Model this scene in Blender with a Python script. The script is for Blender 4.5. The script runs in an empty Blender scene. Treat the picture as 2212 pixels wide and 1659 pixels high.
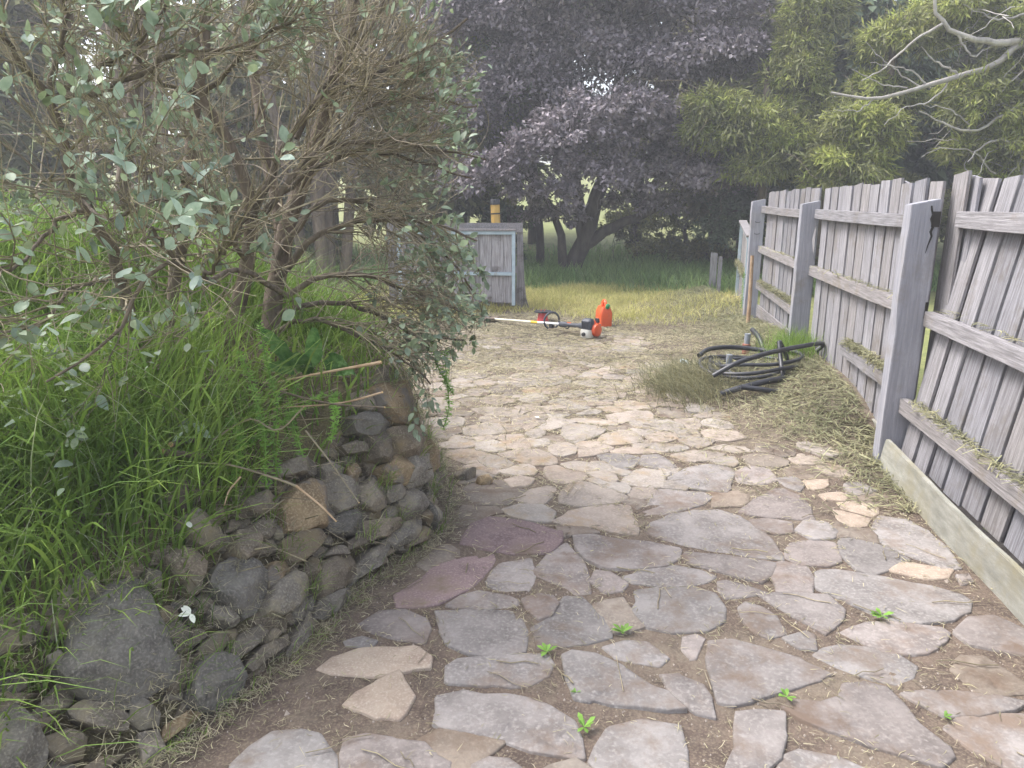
import bpy, math, random
import numpy as np
from mathutils import Vector, Matrix, Quaternion
rng = np.random.default_rng(7); random.seed(7)
sc = bpy.context.scene
COL = sc.collection
# ------------------------------------------------------------------ camera
TH = math.radians(14.1); FPX = 1550.0; CAMZ = 1.5
cam = bpy.data.cameras.new('camera'); camo = bpy.data.objects.new('camera', cam); COL.objects.link(camo)
camo.location = (0, 0, CAMZ); camo.rotation_euler = (math.pi/2 - TH, 0, 0)
cam.sensor_width = 36; cam.lens = 36*FPX/2212; cam.clip_start = .05; cam.clip_end = 500
sc.camera = camo
# ------------------------------------------------------------------ sky and sun (bright overcast)
SUN_EL = math.radians(58); SUN_AZ = math.radians(-70)      # azimuth from +Y towards +X
w = bpy.data.worlds.new('World'); sc.world = w; w.use_nodes = True
nt = w.node_tree; nt.nodes.clear()
sky = nt.nodes.new('ShaderNodeTexSky'); sky.sky_type = 'NISHITA'; sky.sun_disc = False
sky.sun_elevation = SUN_EL; sky.sun_rotation = SUN_AZ; sky.air_density = 1.0; sky.dust_density = 4.0; sky.ozone_density = 1.0
hs = nt.nodes.new('ShaderNodeHueSaturation'); hs.inputs['Saturation'].default_value = .52
bg = nt.nodes.new('ShaderNodeBackground'); bg.inputs[1].default_value = .15
wo = nt.nodes.new('ShaderNodeOutputWorld')
nt.links.new(sky.outputs[0], hs.inputs['Color']); nt.links.new(hs.outputs[0], bg.inputs[0]); nt.links.new(bg.outputs[0], wo.inputs[0])
sl = bpy.data.lights.new('sun', 'SUN'); sl.energy = 1.2; sl.angle = math.radians(20); sl.color = (1, .98, .95)
so = bpy.data.objects.new('sun', sl); COL.objects.link(so)
sd = Vector((math.sin(SUN_AZ)*math.cos(SUN_EL), math.cos(SUN_AZ)*math.cos(SUN_EL), math.sin(SUN_EL)))
so.rotation_euler = sd.to_track_quat('Z', 'Y').to_euler(); so.location = (0, 0, 12)
vs = sc.view_settings; vs.view_transform = 'Standard'; vs.look = 'None'; vs.gamma = 1; vs.exposure = 1.68
sc.render.engine = 'CYCLES'
# ------------------------------------------------------------------ measuring helpers: photo measurements -> places in the world
def ray(u, v):
    a = (u-1106)/FPX; b = -(v-829.5)/FPX
    return np.array([a, math.cos(TH)+b*math.sin(TH), -math.sin(TH)+b*math.cos(TH)])
CP = np.array([0, 0, CAMZ])
def G(u, v, z=0.0):
    d = ray(u, v); return CP + d*(z-CAMZ)/d[2]
def P(u, v, y):
    d = ray(u, v); return CP + d*y/d[1]
# ------------------------------------------------------------------ mesh helpers
def link(name, me, mat=None, parent=None, kind=None, label=None, cat=None, group=None, loc=None):
    o = bpy.data.objects.new(name, me); COL.objects.link(o)
    if mat is not None and me is not None and not me.materials:
        for m in (mat if isinstance(mat, (list, tuple)) else [mat]): me.materials.append(m)
    if parent is not None: o.parent = parent
    if loc is not None: o.location = loc
    if kind: o['kind'] = kind
    if label: o['label'] = label
    if cat: o['category'] = cat
    if group: o['group'] = group
    return o
def thing(name, label, cat, loc=(0, 0, 0), rotz=0, group=None):
    o = link(name, None, label=label, cat=cat, group=group, loc=loc); o.rotation_euler = (0, 0, rotz); o.empty_display_size = .1
    return o
def np_mesh(name, V, faces, smooth=True):
    """faces: list of (n,k) int arrays"""
    me = bpy.data.meshes.new(name)
    V = np.asarray(V, np.float32); me.vertices.add(len(V)); me.vertices.foreach_set('co', V.ravel())
    tot = sum(f.size for f in faces); nf = sum(len(f) for f in faces)
    me.loops.add(tot); me.polygons.add(nf)
    me.loops.foreach_set('vertex_index', np.concatenate([f.ravel() for f in faces]).astype(np.int32))
    sizes = np.concatenate([np.full(len(f), f.shape[1]) for f in faces]); st = np.concatenate([[0], np.cumsum(sizes)[:-1]])
    me.polygons.foreach_set('loop_start', st.astype(np.int32))
    me.polygons.foreach_set('use_smooth', np.full(nf, smooth))
    me.update(calc_edges=True); me.validate()
    return me
class MB:
    def __init__(s): s.v = []; s.f = []
    def add(s, vs, fs):
        b = len(s.v); s.v += [tuple(map(float, p)) for p in vs]; s.f += [tuple(b+i for i in f) for f in fs]; return s
    def box(s, lo, hi):
        x0, y0, z0 = lo; x1, y1, z1 = hi
        return s.add([(x0,y0,z0),(x1,y0,z0),(x1,y1,z0),(x0,y1,z0),(x0,y0,z1),(x1,y0,z1),(x1,y1,z1),(x0,y1,z1)],
                     [(0,3,2,1),(4,5,6,7),(0,1,5,4),(1,2,6,5),(2,3,7,6),(3,0,4,7)])
    def bar(s, p, q, w, h, side=(1, 0, 0)):
        """box from p to q, w along `side`, h along the third axis"""
        p = np.array(p, float); q = np.array(q, float); t = q-p; t /= np.linalg.norm(t)
        a = np.array(side, float); a -= t*a.dot(t); a /= np.linalg.norm(a); b = np.cross(t, a)
        vs = [c+a*w/2*i+b*h/2*j for c in (p, q) for i, j in ((-1,-1),(1,-1),(1,1),(-1,1))]
        return s.add(vs, [(0,3,2,1),(4,5,6,7),(0,1,5,4),(1,2,6,5),(2,3,7,6),(3,0,4,7)])
    def tube(s, pts, rad, k=8, cap=True):
        pts = np.array(pts, float); n = len(pts); rad = np.broadcast_to(np.asarray(rad, float), (n,))
        V, Fq = tubes(pts[None], rad[None], k); b = len(s.v)
        s.v += [tuple(map(float, p)) for p in V]; s.f += [tuple(int(i)+b for i in f) for f in Fq]
        if cap:
            s.f.append(tuple(b+i for i in range(k))[::-1]); s.f.append(tuple(b+(n-1)*k+i for i in range(k)))
        return s
    def loft(s, rings):
        b = len(s.v); k = len(rings[0])
        for r in rings: s.v += [tuple(map(float, p)) for p in r]
        for i in range(len(rings)-1):
            for j in range(k): s.f.append((b+i*k+j, b+i*k+(j+1) % k, b+(i+1)*k+(j+1) % k, b+(i+1)*k+j))
        s.f.append(tuple(b+j for j in range(k))[::-1]); s.f.append(tuple(b+(len(rings)-1)*k+j for j in range(k)))
        return s
    def mesh(s, name, bevel=0, smooth=False):
        me = bpy.data.meshes.new(name); me.from_pydata(s.v, [], s.f); me.update()
        if bevel:
            import bmesh
            bm = bmesh.new(); bm.from_mesh(me)
            bmesh.ops.bevel(bm, geom=bm.edges[:], offset=bevel, segments=2, affect='EDGES', clamp_overlap=True)
            bm.to_mesh(me); bm.free()
        if smooth:
            me.polygons.foreach_set('use_smooth', np.ones(len(me.polygons), bool)); me.set_sharp_from_angle(angle=math.radians(38))
        return me
    def build(s, name, mat, parent=None, bevel=0, smooth=False, **k): return link(name, s.mesh(name, bevel, smooth), mat, parent, **k)
def rrect(cx, cy, z, w, d, r, n=4):
    out = []
    for (sx, sy, a0) in ((1,1,0),(-1,1,90),(-1,-1,180),(1,-1,270)):
        for i in range(n+1):
            a = math.radians(a0+90*i/n); out.append((cx+sx*(w/2-r)+r*math.cos(a), cy+sy*(d/2-r)+r*math.sin(a), z))
    return out
def unit(a): return a/np.maximum(np.linalg.norm(a, axis=-1, keepdims=True), 1e-9)
def tubes(pts, rad, k=4):
    """pts (N,M,3), rad (N,M) -> verts, quads"""
    N, M, _ = pts.shape
    t = np.empty_like(pts); t[:, 1:-1] = pts[:, 2:]-pts[:, :-2]; t[:, 0] = pts[:, 1]-pts[:, 0]; t[:, -1] = pts[:, -1]-pts[:, -2]
    t = unit(t); ref = np.where(np.abs(t[:, :1, 2:]) > .9, np.array([1., 0, 0]), np.array([0, 0, 1.]))
    m = unit(t.mean(1, keepdims=True)); ref = np.where(np.abs(m[..., 2:]) > .8, np.array([1., 0, 0]), np.array([0, 0, 1.]))
    a = unit(np.cross(t, np.broadcast_to(ref, t.shape))); b = np.cross(t, a)
    an = np.arange(k)*2*np.pi/k
    V = pts[:, :, None]+rad[:, :, None, None]*(np.cos(an)[:, None]*a[:, :, None]+np.sin(an)[:, None]*b[:, :, None])
    idx = np.arange(N*M*k).reshape(N, M, k); nx = np.roll(idx, -1, 2)
    Fq = np.stack([idx[:, :-1], nx[:, :-1], nx[:, 1:], idx[:, 1:]], -1).reshape(-1, 4)
    return V.reshape(-1, 3), Fq
def resample(pl, n):
    pl = np.array(pl, float)
    if len(pl) > 2:                                             # Catmull-Rom through the points
        q = np.vstack([2*pl[0]-pl[1], pl, 2*pl[-1]-pl[-2]]); out = []
        for i in range(len(pl)-1):
            p0, p1, p2, p3 = q[i:i+4]
            for s in np.linspace(0, 1, 8, endpoint=False):
                out.append(.5*((2*p1)+(-p0+p2)*s+(2*p0-5*p1+4*p2-p3)*s*s+(-p0+3*p1-3*p2+p3)*s**3))
        out.append(pl[-1]); pl = np.array(out)
    L = np.concatenate([[0], np.cumsum(np.linalg.norm(np.diff(pl, axis=0), axis=1))])
    s = np.linspace(0, L[-1], n)
    return np.stack([np.interp(s, L, pl[:, i]) for i in range(pl.shape[1])], 1)
# ------------------------------------------------------------------ materials
def pmat(name, c1, c2, c3=None, scale=6, detail=6, rough=.85, bump=.15, bscale=None, stretch=(1,1,1), rnd=.2, tint=None, island=False,
         world=False, metal=0, spec=.3, trans=0, patch=None, pscale=2.0, plow=.55, phigh=.7, hue=.0, bdist=.02, fac=(.35, .65)):
    m = bpy.data.materials.new(name); m.use_nodes = True; N = m.node_tree.nodes; L = m.node_tree.links; N.clear()
    out = N.new('ShaderNodeOutputMaterial')
    if world: co = N.new('ShaderNodeNewGeometry').outputs['Position']
    else: co = N.new('ShaderNodeTexCoord').outputs['Object']
    oi = N.new('ShaderNodeObjectInfo')
    if island: rv = N.new('ShaderNodeNewGeometry').outputs['Random Per Island']
    else: rv = oi.outputs['Random']
    off = N.new('ShaderNodeVectorMath'); off.operation = 'MULTIPLY_ADD'
    off.inputs[0].default_value = (37, 23, 51); L.new(co, off.inputs[2])
    cmb = N.new('ShaderNodeCombineXYZ')
    for i in range(3): L.new(oi.outputs['Random'], cmb.inputs[i])
    L.new(cmb.outputs[0], off.inputs[1])
    mp = N.new('ShaderNodeMapping'); mp.inputs['Scale'].default_value = stretch; L.new(off.outputs[0], mp.inputs[0])
    nz = N.new('ShaderNodeTexNoise'); nz.inputs['Scale'].default_value = scale; nz.inputs['Detail'].default_value = detail; nz.inputs['Roughness'].default_value = .65
    L.new(mp.outputs[0], nz.inputs['Vector'])
    rp = N.new('ShaderNodeValToRGB'); e = rp.color_ramp.elements
    e[0].position = fac[0]; e[0].color = (*c1, 1); e[1].position = fac[1]; e[1].color = (*c2, 1)
    L.new(nz.outputs['Fac'], rp.inputs[0]); colr = rp.outputs[0]
    if c3 is not None:                                          # speckle
        n2 = N.new('ShaderNodeTexNoise'); n2.inputs['Scale'].default_value = scale*14; n2.inputs['Detail'].default_value = 3
        L.new(mp.outputs[0], n2.inputs['Vector'])
        r2 = N.new('ShaderNodeMapRange'); r2.inputs[1].default_value = .48; r2.inputs[2].default_value = .74; L.new(n2.outputs['Fac'], r2.inputs[0])
        mx = N.new('ShaderNodeMixRGB'); L.new(r2.outputs[0], mx.inputs[0]); L.new(colr, mx.inputs[1]); mx.inputs[2].default_value = (*c3, 1); colr = mx.outputs[0]
    if patch is not None:
        n3 = N.new('ShaderNodeTexNoise'); n3.inputs['Scale'].default_value = pscale; n3.inputs['Detail'].default_value = 7; n3.inputs['Roughness'].default_value = .7
        L.new(off.outputs[0], n3.inputs['Vector'])
        r3 = N.new('ShaderNodeMapRange'); r3.inputs[1].default_value = plow; r3.inputs[2].default_value = phigh; L.new(n3.outputs['Fac'], r3.inputs[0])
        mx = N.new('ShaderNodeMixRGB'); L.new(r3.outputs[0], mx.inputs[0]); L.new(colr, mx.inputs[1]); mx.inputs[2].default_value = (*patch, 1); colr = mx.outputs[0]
    if tint is not None:                                        # second colour chosen per object or piece
        mr = N.new('ShaderNodeMath'); mr.operation = 'MULTIPLY'; mr.inputs[1].default_value = 7.31; L.new(rv, mr.inputs[0])
        fr = N.new('ShaderNodeMath'); fr.operation = 'FRACT'; L.new(mr.outputs[0], fr.inputs[0])
        mx = N.new('ShaderNodeMixRGB'); mx.blend_type = 'MULTIPLY'; L.new(fr.outputs[0], mx.inputs[0]); L.new(colr, mx.inputs[1]); mx.inputs[2].default_value = (*tint, 1); colr = mx.outputs[0]
    if rnd:
        mr = N.new('ShaderNodeMapRange'); mr.inputs[3].default_value = 1-rnd; mr.inputs[4].default_value = 1+rnd; L.new(rv, mr.inputs[0])
        h = N.new('ShaderNodeHueSaturation'); L.new(mr.outputs[0], h.inputs['Value']); L.new(colr, h.inputs['Color']); colr = h.outputs[0]
    pb = N.new('ShaderNodeBsdfPrincipled'); L.new(colr, pb.inputs['Base Color'])
    pb.inputs['Roughness'].default_value = rough; pb.inputs['Metallic'].default_value = metal; pb.inputs['Specular IOR Level'].default_value = spec
    if bump:
        nb = N.new('ShaderNodeTexNoise'); nb.inputs['Scale'].default_value = bscale or scale*3; nb.inputs['Detail'].default_value = 5; L.new(mp.outputs[0], nb.inputs['Vector'])
        bm_ = N.new('ShaderNodeBump'); bm_.inputs['Strength'].default_value = bump; bm_.inputs['Distance'].default_value = bdist
        L.new(nb.outputs['Fac'], bm_.inputs['Height']); L.new(bm_.outputs[0], pb.inputs['Normal'])
    sh = pb.outputs[0]
    if trans:
        tr = N.new('ShaderNodeBsdfTranslucent'); L.new(colr, tr.inputs[0])
        ms = N.new('ShaderNodeMixShader'); ms.inputs[0].default_value = trans; L.new(sh, ms.inputs[1]); L.new(tr.outputs[0], ms.inputs[2]); sh = ms.outputs[0]
    L.new(sh, out.inputs[0])
    return m
M = {}
M['soil'] = pmat('soil', (.075,.055,.045), (.145,.108,.085), c3=(.21,.17,.125), scale=9, bump=.5, bscale=60, world=True, rnd=0, patch=(.20,.165,.125), pscale=1.3, plow=.5, phigh=.66)
M['flag'] = pmat('flagstone', (.15,.137,.13), (.28,.26,.248), c3=(.295,.277,.263), scale=5.5, bump=.35, bscale=70, world=True, rnd=.16, tint=(1,.93,.90), patch=(.17,.132,.105), pscale=4, plow=.5, phigh=.66, bdist=.008)
M['flag_pale'] = pmat('flagstone_pale', (.215,.19,.168), (.335,.302,.27), c3=(.355,.325,.29), scale=5.5, bump=.35, bscale=70, world=True, rnd=.12, tint=(1,.92,.86), patch=(.28,.22,.15), pscale=4, plow=.52, phigh=.66, bdist=.008)
M['flag_red'] = pmat('flagstone_red', (.15,.105,.105), (.24,.175,.17), c3=(.30,.23,.22), scale=8, bump=.3, bscale=70, world=True, rnd=.12, patch=(.16,.12,.09), pscale=4, plow=.55, phigh=.7, bdist=.008)
M['flag_orange'] = pmat('flagstone_orange', (.28,.215,.17), (.38,.31,.245), c3=(.44,.37,.30), scale=9, bump=.3, bscale=70, world=True, rnd=.1, bdist=.008)
M['rock'] = pmat('basalt', (.112,.10,.085), (.22,.198,.165), c3=(.28,.252,.21), scale=10, bump=.6, bscale=45, world=True, rnd=.25, tint=(1,.9,.79), patch=(.23,.20,.125), pscale=5, plow=.52, phigh=.7, bdist=.012)
M['rock_brown'] = pmat('brown_rock', (.16,.115,.07), (.29,.215,.125), c3=(.36,.28,.18), scale=9, bump=.6, bscale=45, world=True, rnd=.15, patch=(.17,.15,.13), pscale=6, plow=.5, phigh=.6, bdist=.012)
M['rock_dark'] = pmat('dark_basalt', (.088,.08,.07), (.165,.152,.133), c3=(.215,.198,.17), scale=9, bump=.7, bscale=40, world=True, rnd=.12, patch=(.16,.145,.105), pscale=4, plow=.55, phigh=.72, bdist=.014)
M['bank'] = pmat('bank_soil', (.07,.055,.035), (.15,.125,.07), c3=(.22,.19,.10), scale=12, bump=.6, world=True, rnd=0)
M['ground'] = pmat('ground', (.12,.14,.05), (.22,.23,.085), c3=(.28,.28,.12), scale=3, bump=.3, world=True, rnd=0, patch=(.19,.22,.075), pscale=.3)
M['wood'] = pmat('weathered_timber', (.145,.142,.158), (.345,.343,.38), c3=(.20,.187,.187), scale=9, stretch=(9,9,.55), bump=.55, bscale=14, rnd=.16, tint=(1,.95,.87), patch=(.16,.14,.125), pscale=3.0, plow=.54, phigh=.72, bdist=.006)
M['wood_h'] = pmat('weathered_rail', (.155,.15,.16), (.335,.326,.35), c3=(.21,.197,.197), scale=9, stretch=(9,.55,9), bump=.55, bscale=14, rnd=.10, tint=(1,.95,.88), patch=(.2,.175,.15), pscale=3, plow=.55, phigh=.72, bdist=.006)
M['post'] = pmat('hardwood_post', (.23,.23,.262), (.355,.355,.395), c3=(.28,.265,.27), scale=7, stretch=(8,8,.5), bump=.4, bscale=14, rnd=.08, patch=(.24,.22,.20), pscale=2.5, plow=.55, phigh=.75, bdist=.006)
M['gatewood'] = pmat('gate_timber', (.19,.175,.172), (.42,.40,.41), scale=8, stretch=(9,9,.5), bump=.5, bscale=14, rnd=.18, patch=(.10,.085,.075), pscale=3.5, plow=.55, phigh=.7, bdist=.006)
M['plinth'] = pmat('plinth_board', (.20,.20,.175), (.34,.335,.30), c3=(.27,.255,.205), scale=6, stretch=(4,1,4), bump=.3, rnd=.05, patch=(.25,.225,.15), pscale=3, plow=.5, phigh=.7, bdist=.006)
M['gap_shade_iron'] = pmat('gap_shade_iron', (.02,.018,.016), (.04,.035,.03), rnd=0, bump=0)  # painted shade for the split and notches; also dark staples and hinge
M['steel_blue'] = pmat('pale_blue_paint', (.36,.45,.50), (.48,.57,.62), c3=(.40,.47,.50), scale=12, rough=.5, bump=.1, rnd=.05, patch=(.33,.35,.34), pscale=6, plow=.6, phigh=.7)
M['bark'] = pmat('bark', (.075,.058,.042), (.20,.16,.12), c3=(.14,.115,.085), scale=8, stretch=(3,3,.6), bump=.8, bscale=16, world=True, rnd=.1)
M['bark_red'] = pmat('reddish_bark', (.10,.076,.058), (.23,.18,.14), c3=(.16,.128,.10), scale=8, stretch=(3,3,.6), bump=.8, bscale=16, world=True, rnd=.1)
M['twig'] = pmat('twig', (.20,.165,.125), (.38,.32,.24), scale=14, bump=.2, world=True, rnd=.35, island=True, tint=(.85,.88,.70))
M['bark_pale'] = pmat('pale_bark', (.26,.235,.215), (.44,.41,.385), scale=5, stretch=(2,2,.6), bump=.4, world=True, rnd=.1)
M['bark_dark'] = pmat('dark_bark', (.05,.042,.036), (.12,.10,.085), scale=5, stretch=(2,2,.6), bump=.5, world=True, rnd=.1)
M['leaf_grey'] = pmat('shrub_leaf', (.22,.30,.24), (.35,.43,.36), scale=30, rough=.5, bump=.05, rnd=.28, trans=.25, spec=.4, tint=(1,1,.82))
M['leaf_greyi'] = pmat('shrub_leaf_small', (.19,.25,.17), (.31,.37,.28), scale=30, rough=.55, bump=0, rnd=.4, trans=.25, spec=.35, island=True, tint=(1,1,.75))
M['plum'] = pmat('plum_leaf', (.195,.165,.19), (.34,.29,.325), scale=.9, bump=0, rnd=.4, rough=.55, trans=.2, island=True, tint=(.95,.98,.9), world=True, spec=.35)
M['yellow'] = pmat('yellow_green_leaf', (.31,.34,.085), (.50,.50,.17), scale=1.2, bump=0, rnd=.36, rough=.6, trans=.45, island=True, world=True, tint=(.8,.9,.8))
M['olive'] = pmat('olive_leaf', (.13,.15,.06), (.24,.255,.11), scale=1.0, bump=0, rnd=.4, rough=.6, trans=.3, island=True, world=True, tint=(1,.93,.8))
M['dkgreen'] = pmat('dark_green_leaf', (.085,.12,.075), (.16,.20,.115), scale=.8, bump=0, rnd=.4, rough=.55, trans=.25, island=True, world=True, tint=(.95,.98,1))
M['greybrown'] = pmat('dry_foliage', (.15,.135,.10), (.26,.235,.17), scale=1, bump=0, rnd=.35, rough=.7, trans=.25, island=True, world=True, tint=(.9,1,.8))
M['grass'] = pmat('long_grass', (.12,.22,.045), (.29,.41,.11), scale=2.2, bump=0, rnd=.35, rough=.55, trans=.35, island=True, world=True, tint=(1,.95,.7))
M['grass_dk'] = pmat('uncut_grass', (.18,.30,.11), (.30,.42,.17), scale=1.2, bump=0, rnd=.35, rough=.6, trans=.35, island=True, world=True, tint=(1,.95,.8))
M['seed'] = pmat('grass_seed_stalk', (.33,.37,.22), (.48,.50,.34), scale=3, bump=0, rnd=.25, rough=.7, trans=.3, island=True, world=True)
M['lawn'] = pmat('mown_grass', (.48,.44,.18), (.70,.62,.32), scale=1.3, bump=0, rnd=.35, rough=.7, trans=.4, island=True, world=True, tint=(.9,1,.75))
M['hay'] = pmat('dry_clippings', (.265,.23,.155), (.43,.38,.275), scale=1.6, bump=0, rnd=.4, rough=.8, trans=.2, island=True, world=True, tint=(.86,.9,.75))
M['hay_g'] = pmat('green_clippings', (.175,.185,.105), (.31,.305,.19), scale=1.6, bump=0, rnd=.4, rough=.8, trans=.2, island=True, world=True, tint=(1,.93,.85))
M['weed'] = pmat('weed_leaf', (.13,.27,.045), (.24,.42,.08), scale=8, bump=.05, rnd=.25, rough=.5, trans=.3, world=True)
M['dock'] = pmat('dock_leaf', (.07,.17,.045), (.19,.34,.11), scale=22, bump=.5, rnd=.25, rough=.4, trans=.25, world=True)
M['cutwood'] = pmat('cut_wood', (.40,.27,.13), (.58,.42,.23), scale=25, bump=.1, rnd=.1, world=True)
M['stick'] = pmat('stripped_stick', (.30,.20,.12), (.45,.33,.22), scale=14, bump=.2, rnd=.2, world=True)
M['poly'] = pmat('black_poly_pipe', (.022,.023,.028), (.045,.046,.054), scale=10, rough=.42, bump=.05, rnd=.2, spec=.5, patch=(.09,.08,.065), pscale=7, plow=.58, phigh=.75)
M['pvc'] = pmat('grey_pvc', (.19,.21,.245), (.26,.28,.32), scale=8, rough=.45, bump=.03, rnd=.08, patch=(.22,.2,.17), pscale=8)
M['pvc_w'] = pmat('pale_pvc', (.42,.48,.48), (.52,.58,.57), scale=8, rough=.45, bump=.03, rnd=.08)
M['terra'] = pmat('terracotta', (.21,.085,.06), (.29,.125,.09), scale=10, rough=.8, bump=.1, rnd=.05)
M['orange'] = pmat('orange_plastic', (.66,.085,.02), (.74,.12,.03), scale=5, rough=.38, bump=.04, rnd=0, patch=(.60,.10,.04), pscale=8, spec=.45)
M['red'] = pmat('red_plastic', (.55,.045,.05), (.64,.07,.06), scale=5, rough=.4, bump=.03, rnd=0, spec=.45)
M['green'] = pmat('green_cap', (.02,.19,.07), (.04,.26,.10), scale=8, rough=.4, bump=0, rnd=0)
M['black'] = pmat('black_plastic', (.028,.029,.034), (.05,.051,.058), scale=8, rough=.5, bump=.05, rnd=0)
M['dgrey'] = pmat('dark_grey_plastic', (.055,.06,.075), (.085,.09,.105), scale=8, rough=.5, bump=.05, rnd=0)
M['tank'] = pmat('translucent_tank', (.62,.61,.56), (.72,.71,.66), scale=6, rough=.45, bump=.02, rnd=0, trans=.2)
M['shaft'] = pmat('painted_shaft', (.60,.56,.42), (.70,.67,.55), scale=8, rough=.35, bump=.02, rnd=0)
M['shaft_w'] = pmat('white_shaft', (.68,.68,.68), (.75,.75,.75), scale=8, rough=.3, bump=.02, rnd=0)
M['ylabel'] = pmat('yellow_sticker', (.72,.50,.03), (.78,.55,.05), scale=8, rough=.4, bump=0, rnd=0)
M['yellow_paint'] = pmat('yellow_post_paint', (.50,.30,.07), (.62,.40,.12), scale=6, stretch=(4,4,.6), rough=.6, bump=.15, rnd=0, patch=(.42,.27,.11), pscale=8)
M['white_leaf'] = pmat('white_leaf', (.60,.62,.52), (.72,.73,.64), scale=20, rough=.6, bump=.05, rnd=.1)
# ------------------------------------------------------------------ terrain functions
FP = np.array([2.19, 4.0]); FT = np.array([.1532, .9882]); FN = np.array([-FT[1], FT[0]])     # fence line, direction, inward normal
def fence_pt(s, d=0.0): return FP+FT*s+FN*d
def fence_perp(x, y): return (x-FP[0])*FN[0]+(y-FP[1])*FN[1]
def H(x, y):
    x = np.asarray(x, float); y = np.asarray(y, float)
    d = fence_perp(x, y); a = 1/(1+np.exp(-(y-4.5)/.22))/(1+np.exp((y-8.3)/.5))
    h = .25*np.exp(-(np.maximum(d+.05, 0)/.42)**2)*a + .13*np.exp(-(((x-1.78)/.36)**2+((y-6.0)/.45)**2))
    a2 = 1/(1+np.exp(-(y-9.3)/.5))
    h = h+.16*np.exp(-(np.maximum(d, 0)/.7)**2)*a2
    return h+.003*np.sin(7*x+3*y)+.0025*np.sin(11*y-5*x)
BASE = np.array([(-2.1,.3),(-1.55,.9),(-1.25,1.35),(-1.09,1.61),(-.95,1.74),(-.87,1.92),(-.75,2.14),(-.68,2.38),(-.59,2.66),(-.43,2.89),(-.33,3.14),(-.34,3.6),(-.52,4.3),(-.9,5.2),(-1.8,6.4),(-6,8.2),(-14,9.5)])
def inside(x, y):
    """signed distance behind the wall foot (positive on the bank)"""
    x = np.asarray(x, float); y = np.asarray(y, float); best = np.full(x.shape, 1e9); sg = np.ones(x.shape)
    for a, b in zip(BASE[:-1], BASE[1:]):
        ab = b-a; t = np.clip(((x-a[0])*ab[0]+(y-a[1])*ab[1])/ab.dot(ab), 0, 1)
        dx = x-(a[0]+ab[0]*t); dy = y-(a[1]+ab[1]*t); d = np.hypot(dx, dy)
        c = ab[0]*dy-ab[1]*dx; up = d < best-1e-9
        best = np.where(up, d, best); sg = np.where(up, np.sign(c), sg)
    return best*sg
def tanb(y): return np.interp(y, [1.2, 2.0, 2.7, 3.1], [.9, .8, .5, .33])
def ztop(y): return np.interp(y, [1.0, 1.9, 2.6, 3.1, 4, 6, 8], [.34, .42, .52, .70, .68, .5, .35])
def bank(x, y, back=0.0):
    d = inside(x, y)-back; t = tanb(y); zt = ztop(y); d0 = zt*t
    z = np.where(d < d0, d/t, zt+.16*(1-np.exp(-(d-d0)/1.2))+.13*np.clip(d-d0, 0, 4))
    return np.where(d < -.05, -.15, z)
def wall_hit(u, v):
    """where the sight line meets the battered wall face"""
    d = ray(u, v); t = np.arange(1.2, 6, .004); p = CP+d*t[:, None]
    g = np.where((inside(p[:, 0], p[:, 1]) > 0) & (p[:, 2] < bank(p[:, 0], p[:, 1])), 1, -1)
    i = np.argmax(g > 0)
    if g[i] < 0 or p[i, 2] < 0: return None
    return p[i]
# ------------------------------------------------------------------ setting: ground, path, bank
def grid_mesh(name, xs, ys, fn, mat, **k):
    X, Y = np.meshgrid(xs, ys); Z = fn(X, Y); n, m = X.shape
    i = np.arange(n*m).reshape(n, m); f = np.stack([i[:-1, :-1], i[:-1, 1:], i[1:, 1:], i[1:, :-1]], -1).reshape(-1, 4)
    return link(name, np_mesh(name, np.stack([X, Y, Z], -1).reshape(-1, 3), [f]), mat, **k)
def hill(x, y):
    return -.04+np.where(y > 17, .13*(np.minimum(y, 48)-17), 0)+np.where(x > 6, .05*(np.minimum(x, 30)-6), 0)+.05*np.sin(.9*x+.6*y)*(y > 15)
xs = np.concatenate([np.linspace(-60, -30, 7), np.linspace(-28, 28, 57), np.linspace(30, 60, 7)])
ys = np.concatenate([np.linspace(-30, -4, 8), np.linspace(-3, 45, 49), np.linspace(48, 70, 8)])
ground = grid_mesh('ground', xs, ys, hill, M['ground'], kind='structure')
path = grid_mesh('garden_path', np.arange(-1.9, 3.42, .045), np.arange(.2, 11.6, .045), lambda x, y: np.maximum(H(x, y), -.02)*np.clip((11.6-y)/.8, 0, 1)-.03*(1-np.clip((11.6-y)/.8, 0, 1))+.004-.3*(fence_perp(x, y) < -.22), M['soil'], kind='structure')
bx = np.concatenate([np.linspace(-14, -3.2, 30), np.arange(-3.1, -.2, .05)]); by = np.concatenate([np.arange(.2, 5.5, .05), np.linspace(5.6, 12, 30)])
def bankz(x, y):
    z = bank(x, y, .07)+.02*np.sin(9*x+4*y)*np.sin(8*y-3*x)
    return np.where(inside(x, y) < .02, -.15, z)
bed = grid_mesh('garden_bank', bx, by, bankz, M['bank'], kind='structure')
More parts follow.
